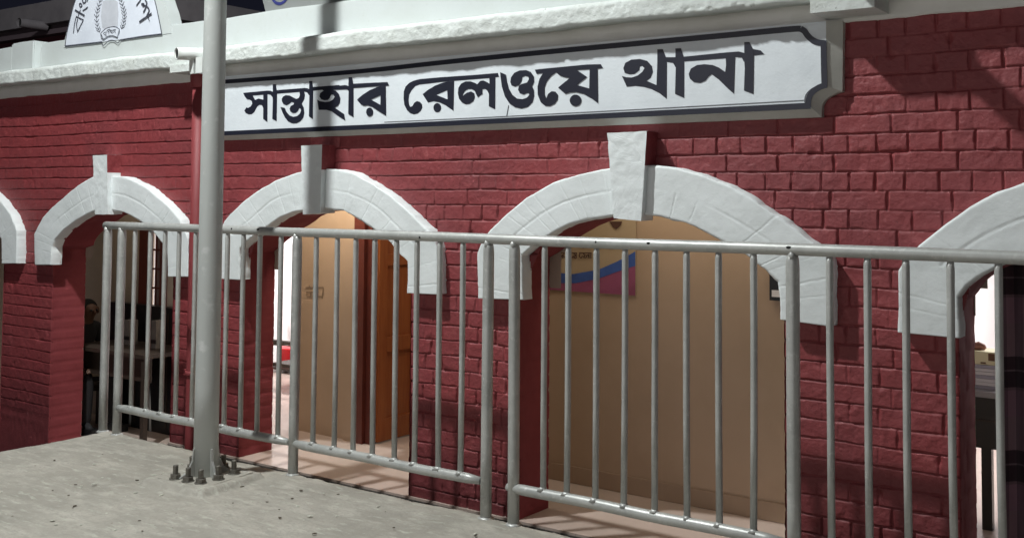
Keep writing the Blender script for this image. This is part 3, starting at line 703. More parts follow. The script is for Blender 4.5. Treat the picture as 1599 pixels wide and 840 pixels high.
# ------------------------------------------------------------------ sign
def sign():
    sg = empty('station_sign', (-3.6, YS, EYE+.4), 'long white painted sign with bold black Bengali lettering above the arches', 'sign')
    # outline at the wall, and the raised field inside the chamfer
    Yo = 4.672
    xl = at(338, 170, Yo).x
    o_ = px([(1316.5, 35), (1316, 90), (1315.4, 143.2), (1308.6, 145), (1301, 148), (1295.7, 151), (1290, 155), (1286, 160), (1283.5, 166), (1283, 173), (1283, 183)], Yo)
    zb = o_[-1][1]; zt = EYE+.80
    outer = [(xl, zt)]+[(o_[0][0], zt)]+o_[1:]+[(xl, zb)]
    inn = px([(1290, 70), (1291, 100), (1291.5, 135), (1284.5, 136.5), (1277, 140), (1271, 145), (1267.5, 150), (1266, 157), (1266, 163), (1266.5, 168)], YS)
    zbi = inn[-1][1]; inner = [(xl+.03, zt-.001)]+[(inn[0][0], zt-.001)]+inn+[(xl+.03, zbi)]
    # resample both rings to the same count by arc position of named corners: build chamfer as ruled strip
    def rs(seg, n): return [tuple(v) for v in resample(seg, n)]
    a = rs(outer[1:3]+[outer[3]], 12)+rs(outer[3:12], 24)[1:]+rs([outer[11], outer[-1]], 60)[1:]
    b = rs([inner[1]]+inner[2:5], 12)+rs(inner[4:12], 24)[1:]+rs([inner[11], inner[-1]], 60)[1:]
    bm = bmesh.new()
    va = [bm.verts.new((p[0], Yo, p[1])) for p in a]; vb = [bm.verts.new((p[0], YS, p[1])) for p in b]; vc = [bm.verts.new((p[0], YW+.008, p[1])) for p in a]
    for i in range(len(a)-1):
        bm.faces.new((va[i], va[i+1], vb[i+1], vb[i])); bm.faces.new((vc[i], vc[i+1], va[i+1], va[i]))
    # left edge
    l0 = bm.verts.new((xl, YW+.008, zt)); l1 = bm.verts.new((xl, Yo, zt)); l2 = bm.verts.new((xl+.03, YS, zt))
    bm.faces.new((va[-1], vb[-1], l2, l1)); bm.faces.new((va[-1], l1, l0, vc[-1]))
    bm_obj('sign_margin', bm, mat('sign_margin_shade_grey', (.50, .50, .46), .6, bump=(14, .3, .005), var=(5, (.42, .42, .385), .42, .7)), sg)  # greyed so the chamfer's shade is carried in the colour
    ring = list(b)+[(xl+.03, zt)]
    bm = bmesh.new(); flat_poly(bm, [ring[::-1]], YS)
    bmesh.ops.triangulate(bm, faces=bm.faces)
    field = bm_obj('sign_field', bm, SIGNW, sg)
    # painted border with scooped corners
    Yk = YS-.0022
    bm = bmesh.new()
    top = px([(338, 129), (420, 123), (560, 112), (700, 97), (850, 82), (1000, 68), (1130, 56), (1230, 46.5), (1250, 45.5)], Yk)
    strip(bm, smooth_line(top, 4), .027, Yk)
    strip(bm, smooth_line(px([(1250, 45.5), (1256, 49), (1261, 56), (1268, 62.5), (1276, 66.5), (1290, 68.5)], Yk), 4), .027, Yk-.0004)
    strip(bm, px([(1286, 65), (1286.5, 100), (1287.5, 137)], Yk), .027, Yk-.0008)
    strip(bm, smooth_line(px([(1291, 133), (1280, 136.5), (1270, 143), (1264, 151), (1262, 160), (1262, 168)], Yk), 4), .026, Yk-.0012)
    strip(bm, px([(1266, 165.5), (1000, 178.5), (760, 190), (600, 197.5), (450, 204), (340, 209)], Yk), .028, Yk-.0016)
    bm_obj('sign_border', bm, INK, sg)
    bm = bmesh.new()
    strip(bm, px([(1255, 157), (1000, 171), (760, 183.5), (600, 191)], Yk), .0028, Yk-.0001)
    strip(bm, smooth_line(px([(1277, 134), (1266, 140), (1258, 149), (1256, 160)], Yk), 4), .003, Yk-.0003)
    strip(bm, px([(794, 165), (791, 182)], Yk), .004, Yk-.0002)
    bm_obj('pencil_lines', bm, INK2, sg)
    # the letters, each traced from its painted outline
    Z_ = {'a': (8.4, 370, 110), 'b': (8.4, 480, 100), 'c': (8.4, 620, 90), 'd': (7.0, 760, 80), 'e': (6.15, 960, 50)}
    def el(cx, cy, rx, ry, n=22): return [(cx+rx*math.cos(2*math.pi*k/n), cy+ry*math.sin(2*math.pi*k/n)) for k in range(n)]
    words = [
     [('a', [(80,298),(400,268),(440,270),(470,284),(520,262),(890,233),(925,238),(948,252),(990,222),(1344,195),(1344,240),(1000,268),(960,300),(947,330),(920,292),(880,280),(800,287),(530,308),(490,320),(467,355),(440,322),(400,315),(345,322),(205,333),(110,345)]),
      ('a', [(80,298),(205,333),(235,390),(285,372),(345,388),(345,300),(400,300),(398,680),(343,638),(345,500),(335,470),(320,455),(290,455),(265,475),(225,550),(190,577),(150,578),(115,560),(97,530),(125,487),(145,495),(180,475),(200,440),(195,405),(170,387),(130,380),(100,340)]),
      ('a', [(470,185),(508,185),(520,262),(525,300),(520,670),(463,638),(470,400),(467,330),(470,284)]),
      ('a', [(820,270),(880,275),(890,330),(880,380),(848,440),(875,490),(882,560),(870,620),(830,670),(780,695),(720,695),(670,670),(630,620),(595,550),(570,483),(625,495),(650,550),(690,595),(740,612),(790,600),(825,570),(840,530),(835,505),(815,495),(800,530),(770,560),(730,560),(700,540),(690,505),(705,470),(745,448),(745,425),(715,415),(690,440),(650,460),(610,445),(590,410),(588,375),(605,345),(640,327),(690,332),(740,360),(780,378),(810,365),(825,330)]),
      ('a', [(948,143),(985,143),(995,225),(998,260),(993,640),(943,605),(950,330),(946,260)]),
      ('b', [(410,290),(490,280),(520,285),(545,300),(600,262),(830,250),(1048,240),(1072,287),(960,292),(605,318),(560,330),(540,355),(520,335),(490,335),(320,345),(250,350),(200,352),(200,300)]),
      ('b', [(250,340),(320,340),(370,355),(410,395),(430,450),(425,510),(400,550),(355,575),(480,660),(495,743),(420,695),(320,625),(250,605),(148,605),(128,470),(160,490),(230,502),(290,495),(335,470),(358,435),(345,410),(315,400),(300,420),(290,450),(265,475),(220,480),(180,465),(157,430),(165,390),(200,360)]),
      ('b', [(540,178),(583,178),(600,262),(602,320),(603,698),(535,658),(540,360),(538,290)]),
      ('b', [(960,290),(1025,285),(1030,680),(940,625),(850,565),(790,545),(735,552),(700,530),(650,470),(720,410),(820,345),(900,312)], [(830,468),(957,540),(960,412)]),
      ('b', el(815, 632, 45, 57))],
     [('c', [(1320,205),(1338,255),(1200,272),(750,308),(560,325),(400,345),(300,355),(240,375),(190,430),(158,490),(150,560),(155,610),(170,650),(200,640),(225,595),(260,573),(300,585),(328,620),(330,660),(310,700),(270,735),(220,747),(170,730),(130,690),(95,620),(85,540),(88,450),(110,385),(160,335),(220,305),(300,285),(560,262),(1000,232)]),
      ('c', [(660,318),(748,310),(740,700),(640,630),(560,590),(480,575),(405,592),(335,483),(400,430),(500,370),(590,335)], [(515,492),(662,552),(658,430)]),
      ('c', el(527, 660, 50, 60)),
      ('c', [(1210,270),(1288,262),(1285,680),(1203,640),(1205,480),(1180,430),(1150,410),(1118,420),(1120,480),(1060,525),(1040,490),(1020,440),(980,415),(930,415),(890,440),(865,480),(862,510),(880,490),(920,460),(970,448),(1010,470),(1020,520),(1000,575),(950,608),(900,615),(850,590),(812,540),(798,470),(805,400),(840,345),(900,315),(960,315),(1020,335),(1050,355),(1090,310),(1130,303),(1180,325),(1212,348)]),
      ('d', [(147,232),(210,260),(220,330),(240,410),(280,480),(330,520),(390,527),(440,510),(465,480),(462,462),(440,460),(400,477),(360,460),(343,425),(350,385),(380,362),(440,345),(462,310),(455,282),(420,272),(388,285),(380,330),(355,372),(310,390),(270,375),(258,340),(265,290),(300,240),(360,213),(430,210),(480,230),(515,280),(518,340),(495,385),(515,430),(518,490),(500,560),(450,610),(380,630),(310,615),(250,575),(200,500),(165,390),(150,280)]),
      ('d', [(525,205),(640,192),(1100,148),(1245,145),(1270,187),(1210,195),(1000,208),(900,215),(760,235),(630,240),(545,252)]),
      ('d', [(610,215),(790,215),(750,240),(700,275),(655,335),(632,400),(632,470),(650,520),(670,470),(710,440),(750,445),(778,480),(775,530),(745,575),(690,603),(640,600),(590,560),(558,480),(555,390),(575,310),(600,265),(618,240)]),
      ('d', [(760,235),(900,190),(980,205),(1095,285),(985,372),(1120,410),(1125,190),(1210,190),(1215,570),(1150,520),(1060,470),(980,450),(910,455),(860,470),(780,400),(905,298),(840,285),(800,270)]),
      ('d', el(970, 540, 63, 63))],
     [('e', [(408,170),(460,168),(490,245),(500,300),(498,645),(430,590),(350,550),(280,530),(200,520),(115,528),(68,425),(110,437),(160,440),(220,420),(265,385),(285,350),(262,328),(240,335),(235,370),(190,405),(140,410),(95,395),(82,350),(100,300),(160,268),(240,262),(310,280),(355,330),(365,385),(345,440),(305,472),(400,512),(408,300)]),
      ('e', [(470,245),(580,245),(660,240),(1060,200),(1190,190),(1245,205),(1320,165),(1400,180),(1437,218),(1340,228),(1260,250),(1240,290),(1220,250),(1160,243),(1060,255),(670,285),(600,300),(582,340),(560,300),(500,290)]),
      ('e', [(582,162),(635,160),(660,240),(665,290),(665,635),(578,597),(585,350),(582,250)]),
      ('e', [(1065,240),(1155,235),(1143,595),(1080,540),(1000,460),(930,408),(900,430),(870,470),(820,492),(760,485),(720,450),(710,405),(730,355),(790,320),(860,312),(940,320),(1000,345),(1060,387),(1068,320)]),
      ('e', [(1243,100),(1292,100),(1325,165),(1335,230),(1330,597),(1240,565),(1248,350),(1243,260)])]]
    for wd in words:
        bm = bmesh.new()
        for k, g in enumerate(wd):
            s, ox, oy = Z_[g[0]]; Yl = YS-.0016-.00025*k
            loops = [px([(ox+x/s, oy+y/s) for x, y in lp], Yl) for lp in g[1:]]
            flat_poly(bm, loops, Yl, Yl+.0012)
        bm_obj('painted_word', bm, INK, sg)
sign()

# ------------------------------------------------------------------ railing
def railing():
    Y = 4.25; r = .0255
    R_ = empty('steel_railing', (-3.6, Y, 0), 'long grey painted tubular steel railing on the platform edge in front of the arches', 'railing')
    zt = EYE-.198; zb = EYE-1.385
    xs_end = .55
    pts = [(x, Y, zt+.0015*math.sin(x*3)) for x in np.linspace(-6.425, xs_end, 24)]
    tubeo('top_rail', pts, r, GALV, R_, seg=24)
    posts = [-6.398, -6.241, -4.571, -3.205, -3.045, -1.643, -.10]
    for x in posts:
        lean = random.uniform(-.004, .004)
        bm = bmesh.new()
        prof = [(.0, .0285), (.3, .028), (.8, .028), (zt-.075, .028), (zt-.045, .0265), (zt-.016, .021)]
        tube(bm, [(x+lean*(1-z), Y, z-.02 if z == 0 else z) for z, _ in prof], [q for _, q in prof], 24)
        tube(bm, [(x+lean, Y, -.004), (x+lean, Y, .004), (x+lean, Y, .010)], [.042, .037, .028], 18, jitter=.12)
        bm_obj('post', bm, GALV, R_)
    for a, b in ((-6.262, -4.60), (-4.575, -3.235), (-3.075, -1.672), (-1.65, -.13), (-.07, .55)):
        bm = bmesh.new(); n = 16
        tube(bm, [(x, Y-.004, zb+.002*math.sin(9*x)) for x in np.linspace(a, b, n)], [.018]+[.0255]*(n-2)+[.018], 22)
        bm_obj('bottom_rail', bm, GALV, R_)
    for q in (361, 655, 402, 930, 1012, 1231):  # one mark paints in the pole's shadow on the rail, the rest are chips
        v = at(q, 366 if q < 700 else 378, Y-r)
        bm = bmesh.new(); bmesh.ops.create_uvsphere(bm, u_segments=12, v_segments=8, radius=.012, matrix=Matrix.Translation((v.x, Y-r+.0045, zt+random.uniform(-.006, .010)))@Matrix.Diagonal((random.uniform(.5, 1.2), .5, .6, 1)))
        bm_obj('chip_and_shade_mark', bm, DARKIN, R_, smooth=True)
    for x in posts:
        bm = bmesh.new(); tube(bm, [(x-.006, Y, zt-.021), (x, Y-.003, zt-.026), (x+.005, Y, zt-.021)], [.022, .027, .022], 12, jitter=.15); bm_obj('weld', bm, GALV, R_)
    bal = [-6.095,-5.933,-5.781,-5.639,-5.476,-5.325,-5.175,-5.030,-4.884,-4.704,-4.416,-4.251,-4.110,-3.969,-3.813,-3.671,-3.516,-3.366,-2.869,-2.735,-2.581,-2.430,-2.277,-2.123,-1.972,-1.813,-1.489,-1.338,-1.191,-1.027,-.859,-.69,-.53,-.37,-.22]
    for x in bal:
        bm = bmesh.new(); q = random.uniform(-.004, .004); s = random.uniform(-.003, .003)
        tube(bm, [(x+q, Y, zb+.018), (x+s*.5, Y, .6), (x-q*.3, Y, 1.0), (x, Y, zt-.05), (x, Y, zt-.018)], [.0150, .0148, .0148, .0150, .0125], 16)
        tube(bm, [(x+q, Y-.003, zb+.014), (x+q, Y-.002, zb+.030)], [.026, .015], 10, jitter=.2)   # weld bead
        bm_obj('baluster', bm, GALV, R_)
railing()

# ------------------------------------------------------------------ lamp pole
def pole():
    X0, Y0 = -4.846, 3.86
    P = empty('lamp_pole', (X0, Y0, 0), 'thick grey steel lamp pole bolted to the platform in front of the railing', 'pole')
    r0 = .067
    zs = np.linspace(.02, 6.35, 14)
    tubeo('shaft', [(X0, Y0, z) for z in zs], [r0-.0035*(z/1.5) for z in zs], POLE, P, seg=40)
    bm = bmesh.new(); tube(bm, [(X0, Y0, 6.25), (X0-.01, Y0-.5, 6.4), (X0-.04, 2.6, 6.42), (LAMP[0], 2.35, 6.40)], .028, 16)
    bm_obj('lamp_arm', bm, POLE, P)
    bm = bmesh.new(); box(bm, LAMP[0]-.13, LAMP[0]+.13, 1.82, 2.42, 6.33, 6.42); hd = bm_obj('lamp_head', bm, POLE, P, bevel=.02)
    boxo('lens', (LAMP[0]-.10, LAMP[0]+.10, 1.9, 2.3, 6.322, 6.328), LENS, hd, bevel=0)
    bm = bmesh.new(); box(bm, X0-.185, X0+.185, Y0-.18, Y0+.18, .020, .034); bmesh.ops.rotate(bm, verts=bm.verts, cent=(X0, Y0, 0), matrix=Matrix.Rotation(.12, 3, 'Z'))
    bm_obj('base_plate', bm, CONC, P, bevel=.003)
    for k in range(4):
        a = math.radians(-102+90*k); d = Vector((math.cos(a), math.sin(a), 0)); n = Vector((-d.y, d.x, 0))*.0065
        c = Vector((X0, Y0, 0)); q = [c+d*(r0-.006)+Vector((0, 0, .026)), c+d*.150+Vector((0, 0, .026)), c+d*.150+Vector((0, 0, .04)), c+d*.110+Vector((0, 0, .065)), c+d*.080+Vector((0, 0, .12)), c+d*(r0+.006)+Vector((0, 0, .185)), c+d*(r0-.006)+Vector((0, 0, .185))]
        bm = bmesh.new(); f = [bm.verts.new(v-n) for v in q]; g = [bm.verts.new(v+n) for v in q]
        bm.faces.new(f); bm.faces.new(g[::-1])
        for i in range(len(q)): bm.faces.new((f[i], f[(i+1) % len(q)], g[(i+1) % len(q)], g[i]))
        bm_obj('gusset', bm, GALV, P)
    def bolt(x, y):
        bm = bmesh.new(); lx, ly = random.uniform(-.004, .004), random.uniform(-.004, .004)
        n = 18; tube(bm, [(x+lx*k/n, y+ly*k/n, .03+.077*k/n) for k in range(n+1)], [.0150 if k % 2 else .0134 for k in range(n)]+[.012], 12)
        b = bm_obj('anchor_bolt', bm, BOLT, P)
        bm = bmesh.new(); tube(bm, [(x, y, .034), (x, y, .0385)], .034, 18); bm_obj('washer', bm, BOLT, b)
        bm = bmesh.new(); tube(bm, [(x, y, .039), (x, y, .059)], .0290, 6); nt = bm_obj('nut', bm, BOLT, b, bevel=.002)
        for p in nt.data.polygons: p.use_smooth = False
    for (bx_, by_) in ((274, 747), (293.5, 751), (313.5, 754), (341, 748), (366, 739), (349, 730), (300, 732)):
        q = on_floor(bx_, by_, .034); bolt(q.x, q.y)
pole()

# ------------------------------------------------------------------ banner, box, curtain, furniture, people
def banner():
    Y = 5.494; b = empty('wall_banner', (-3.4, Y, 1.2), 'cream cloth banner with blue swoosh and magenta corner on the tan wall', 'banner')
    x1 = at(993, 462, Y).x; zb = at(993, 462, Y).z; x0 = -4.22; zt = EYE+.30
    boxo('cloth', (x0, x1, Y-.002, Y+.003, zb, zt), BANN, b, bevel=0)
    sw = [(700, 375), (760, 408), (850, 424), (895, 428), (935, 421), (965, 408), (985, 397), (992.5, 392.5)]
    lo = [(992.5, 415), (965, 424), (935, 435), (900, 442), (870, 442), (850, 438), (780, 425), (700, 395)]
    bm = bmesh.new(); flat_poly(bm, [px(sw+lo, Y)], Y-.0045, Y-.0035); bm_obj('swoosh_print', bm, BLUEF, b)
    bm = bmesh.new(); z1 = px([(992.5, 415)], Y)[0]
    flat_poly(bm, [px(lo, Y)+[(px([(700, 395)], Y)[0][0], zb+.002), (z1[0], zb+.002)]], Y-.0034, Y-.0025); bm_obj('corner_print', bm, MAGF, b)
    bm = bmesh.new()
    k = [0]
    def st(pts, wd, sx=6.46):
        k[0] += 1; p = px([(830+x/6.46, 340+y/6.46) for x, y in pts], Y); strip(bm, smooth_line(p, 4) if len(p) > 2 else p, wd, Y-.006-.0001*k[0])
    # small line of Bengali writing
    W2 = .006
    st([(215, 360), (238, 360)], W2); st([(222, 362), (218, 385), (232, 410), (230, 362)], W2)
    st([(265, 358), (342, 356)], W2); st([(280, 362), (268, 385), (285, 405), (298, 380)], W2); st([(300, 402), (318, 375), (318, 408)], W2); st([(330, 360), (325, 385), (340, 400)], W2)
    st([(395, 355), (465, 355)], W2); st([(400, 360), (395, 385), (410, 405), (428, 385)], W2); st([(430, 362), (450, 380), (432, 398), (456, 408), (456, 360)], W2)
    st([(485, 355), (612, 355)], W2); st([(495, 360), (487, 385), (505, 405), (520, 385)], W2); st([(525, 365), (548, 375), (530, 395), (552, 402)], W2); st([(560, 400), (565, 375), (582, 385), (585, 408), (585, 357)], W2); st([(605, 357), (605, 410)], W2)
    # bigger line partly behind the rail
    W3 = .010
    st([(420, 235), (860, 215)], W3); st([(432, 235), (440, 296)], W3); st([(510, 240), (500, 275), (530, 300), (560, 275), (545, 245)], W3); st([(570, 240), (600, 295), (620, 240)], W3); st([(660, 240), (672, 300)], W3); st([(700, 230), (690, 270), (720, 290), (740, 230)], W3); st([(770, 225), (800, 296), (830, 285), (832, 222)], W3)
    bm_obj('banner_lettering', bm, BANINK, b)
    bm = bmesh.new(); flat_poly(bm, [px([(952, 346), (972, 346), (970, 352), (963, 358), (958, 355)], Y)], Y-.006, Y-.0045); bm_obj('dark_motif', bm, BANINK, b)
banner()
bx = at(1213, 447, 5.47)
c = empty('wall_box', (bx.x, 5.5, bx.z), 'small black plastic box fixed high on the tan wall by the third arch', 'switch box')
boxo('case', (bx.x-.035, bx.x+.06, 5.455, 5.499, bx.z-.075, bx.z+.08), BLACKP, c, bevel=.006)
boxo('socket_plate', (bx.x-.02, bx.x+.04, 5.449, 5.4545, bx.z-.055, bx.z-.02), WPAPER, c, bevel=.001)

# faint stencilled mark on the tan wall
def stencil():
    Y = 5.496; q = [(475, 462), (492, 462), (492, 448), (505, 448), (505, 466)]
    k = 0; bm = bmesh.new()
    for pts in ([(477, 449), (505, 449)], [(479, 455), (479, 463), (503, 463)], [(485, 455), (485, 463)], [(492, 455), (492, 463)], [(479, 456), (498, 456)], [(505, 449), (503, 466)], [(483, 445), (483, 449)]):
        k += 1; strip(bm, px(pts, Y), .008, Y-.0002*k)
    tag(bm_obj('wall_stencil', bm, mat('faded_stencil_ink', (.21, .15, .10), .7)), 'faint dark stencil mark on the tan wall behind the railing', 'marking')
stencil()

def curtain():
    Y0 = 5.06; xa, xb = at(1566, 600, Y0).x, .35
    n = 260; xs = np.linspace(xa, xb, n); zs = np.linspace(ZF+.03, EYE+.12, 40)
    X, Z = np.meshgrid(xs, zs, indexing='ij')
    Y = Y0+.020*np.sin(X*58+.6*np.sin(Z*3))+.010*np.sin(X*27+Z)+.004*fnoise(X, Z, 6, 501, 2)
    o = grid('curtain', np.stack([X, Y, Z], -1), CURT)
    s = o.modifiers.new('solid', 'SOLIDIFY'); s.thickness = .003
    tag(o, 'dark striped cloth curtain hanging in the far right arch', 'curtain')
    t = tubeo('curtain_rod', [(-1.09, Y0, EYE+.125), (.36, Y0, EYE+.125)], .008, BOLT, seg=12)
    t.parent = o
curtain()

def right_room():
    # dark desk with papers and a yellow box
    d = empty('office_desk', (-1.15, 6.1, ZF), 'black office desk in the white room behind the right arch', 'desk')
    p = at(1544, 605, 6.1); zt = p.z
    x0, x1 = p.x-.55, p.x+.75
    boxo('desk_top', (x0, x1, 5.95, 6.65, zt-.03, zt), mat('desk_top_laminate', (.30, .30, .32), .3), d, bevel=.004)
    pz = at(1544, 700, 6.0).z
    boxo('side_panel', (x0+.02, x1-.02, 5.99, 6.02, pz, zt-.03), BLACKP, d, bevel=.003)
    boxo('side_panel', (x0+.02, x1-.02, 5.985, 5.989, (pz+zt)/2-.01, (pz+zt)/2), DWOOD, d, bevel=0)
    for x in (x0+.05, at(1538, 700, 6.0).x, x1-.05): boxo('leg', (x-.025, x+.025, 6.03, 6.08, ZF, pz if False else zt-.03), BLACKP, d)
    y = 6.10
    b = empty('paper_stack', (-1.15, y, zt), 'stack of white papers on the black desk under the yellow box', 'papers')
    q0, q1 = at(1528, 590, y), at(1560, 590, y); q0.x -= .05
    zz = zt; random.seed(3)
    for k in range(7):
        h = (at(1544, 568, y).z-zt)/7
        o = boxo('sheets', (q0.x+random.uniform(0, .02), q1.x+random.uniform(-.02, .02), y-.06+random.uniform(-.008, .008), y+.15, zz+.001, zz+h-.001), WPAPER if k % 3 else mat('grey_sheets', (.42, .42, .5), .7), b, bevel=0); zz += h
    yb = empty('yellow_box', (-1.15, y, zz), 'yellow cardboard box with brown print resting on white papers', 'box')
    zt2 = at(1544, 548, y).z
    boxo('carton', (q0.x, q1.x+.02, y-.045, y+.12, zz, zt2), YELLOW, yb, bevel=.002)
    p0, p1 = at(1543, 552, y-.05), at(1553, 564, y-.05)
    boxo('printed_panel', (p0.x, p1.x, y-.0485, y-.0455, p1.z, p0.z), BROWNC, yb, bevel=0)
    p0, p1 = at(1531, 565, y-.05), at(1539, 568, y-.05)
    boxo('printed_line', (p0.x, p1.x, y-.048, y-.0455, p1.z, p0.z), BROWNC, yb, bevel=0)
    bm = bmesh.new(); hp = at(1531, 544, y); tube(bm, [hp+Vector((-.06, .02, 0)), hp+Vector((-.01, .02, .012)), hp+Vector((.012, .02, .006)), hp+Vector((.02, .02, -.004))], [.018, .022, .016, .008], 12)
    tag(bm_obj('paper_roll', bm, mat('rolled_brown_paper', (.36, .17, .13), .6)), 'small brown rolled paper bundle on top of the yellow box', 'paper roll')
    # chair foot star under the desk
    cb = empty('office_chair', (-1.0, 5.8, ZF), 'black office chair pushed against the desk behind the right arch', 'chair')
    cc = Vector((-.78, 6.25, ZF))
    for k in range(5):
        a = 2*math.pi*k/5+.3; tubeo('foot', [cc+Vector((0, 0, .09)), cc+Vector((.26*math.cos(a), .26*math.sin(a), .04))], [.022, .014], BLACKP, cb, seg=8)
    tubeo('stem', [cc+Vector((0, 0, .05)), cc+Vector((0, 0, .30))], .022, BLACKP, cb, seg=12)
    boxo('seat', (cc.x-.2, cc.x+.2, cc.y-.2, cc.y+.2, ZF+.30, ZF+.37), BLACKP, cb, bevel=.03)
    boxo('backrest', (cc.x-.19, cc.x+.19, cc.y+.2, cc.y+.25, ZF+.42, ZF+.80), BLACKP, cb, bevel=.02)
right_room()

def bright_room():
    # red bucket on a stool and a steel arm chair seen through the bright doorway
    y = 7.3
    p = at(447, 541, y); q = at(447, 570, y)
    bk = empty('red_bucket', (p.x, y, q.z), 'red plastic bucket on a low stand in the bright room', 'bucket')
    bm = bmesh.new(); prof = [(0, .085), (.01, .09), (p.z-q.z-.02, .115), (p.z-q.z-.015, .125), (p.z-q.z, .125)]
    tube(bm, [(p.x+.05, y, q.z+h) for h, _ in prof], [r for _, r in prof], 28); bm_obj('pail', bm, REDP, bk)
    st = empty('low_stand', (p.x, y, ZF), 'low metal stand holding the red bucket', 'stand')
    boxo('shelf', (p.x-.15, p.x+.25, y-.14, y+.14, q.z-.025, q.z-.003), DWOOD, st)
    for dx in (-.13, .23):
        for dy in (-.12, .12): tubeo('leg', [(p.x+dx, y+dy, ZF), (p.x+dx, y+dy, q.z-.025)], .012, BOLT, st, seg=8)
    y = 6.5; a = at(436, 538, y); b_ = at(458, 530, y)
    ch = empty('arm_chair', (a.x, y, ZF), 'steel frame arm chair with wooden arm in the bright doorway', 'chair')
    bm = bmesh.new(); zz = a.z; x0 = a.x-.12
    tube(bm, [(x0, y, ZF), (x0, y, zz-.02), (x0+.04, y, zz), (x0+.42, y+.0, zz), (x0+.46, y, zz-.03), (x0+.46, y, ZF)], .012, 10); bm_obj('frame', bm, BOLT, ch)
    boxo('arm', (x0+.02, x0+.44, y-.025, y+.025, zz+.010, zz+.038), DWOOD, ch, bevel=.008)
    boxo('seat', (x0, x0+.46, y+.03, y+.45, zz-.20, zz-.17), DWOOD, ch, bevel=.006)
    tubeo('back_rail', [(x0, y+.44, ZF), (x0, y+.47, zz+.30), (x0+.46, y+.47, zz+.30), (x0+.46, y+.44, ZF)], .012, BOLT, ch, seg=10)
    zr = at(440, 491, 7.6).z
    ra = tubeo('wall_rail', [(-8.2, 7.6, zr), (-6.05, 7.6, zr)], .014, FRAMEM, seg=10); tag(ra, 'thin dark red rail across the bright room behind the second arch', 'rail')
bright_room()

def left_bay():
    yy = 5.35
    # dark desk with papers
    x0, x1 = -8.05, -7.05; zt = at(210, 495, 5.2).z; zt = ZL+.72
    d = empty('wooden_table', (-7.4, 5.2, ZL), 'dark wooden table in the shadowy left bay stacked with files', 'table')
    boxo('tabletop', (x0, x1, 5.02, 5.50, zt-.03, zt), DWOOD, d)
    for x in (x0+.03, x1-.03):
        for y in (5.05, 5.46): boxo('leg', (x-.02, x+.02, y-.02, y+.02, ZL, zt-.03), DWOOD, d)
    boxo('apron', (x0+.04, x1-.04, 5.10, 5.12, zt-.22, zt-.032), DWOOD, d)
    random.seed(5)
    k = 0
    for (a, w_, h, m_, lb) in ((-7.72, .07, .20, PAPER, 'pale upright file of papers on the dark table, left of the two'), (-7.36, .06, .22, PAPER, 'pale upright file of papers on the dark table, right of the two')):
        f = empty('paper_file', (a, 5.3, zt), lb, 'file', 'paper files on the dark table'); boxo('folder', (a, a+w_, 5.30, 5.38, zt, zt+h), m_, f, bevel=.004); boxo('spine_band', (a-.002, a+w_+.002, 5.296, 5.302, zt+.04, zt+.07), BLACKP, f, bevel=0)
    f = empty('black_cabinet', (-7.3, 5.55, ZL), 'black low cabinet standing against the wall behind the dark table', 'cabinet')
    boxo('carcass', (-8.25, -7.0, 5.50, 5.58, ZL, ZL+1.02), BLACKP, f); 
    for x in (-7.84, -7.42): boxo('door_line', (x, x+.01, 5.494, 5.499, ZL+.05, ZL+.97), DWOOD, f, bevel=0)
    p = on_floor(233, 673, ZL)
    s = empty('grey_stool', (p.x, p.y, ZL), 'grey steel stool with thin legs behind the left end of the railing', 'stool')
    for dx in (-.14, .14):
        for dy in (0, .24): tubeo('leg', [(p.x-.14+dx, p.y+.02+dy, ZL), (p.x-.14+dx*.85, p.y+.03+dy*.9, ZL+.42)], .020, POLE, s, seg=12)
    boxo('seat', (p.x-.30, p.x+.02, p.y, p.y+.28, ZL+.42, ZL+.445), DWOOD, s)
left_bay()

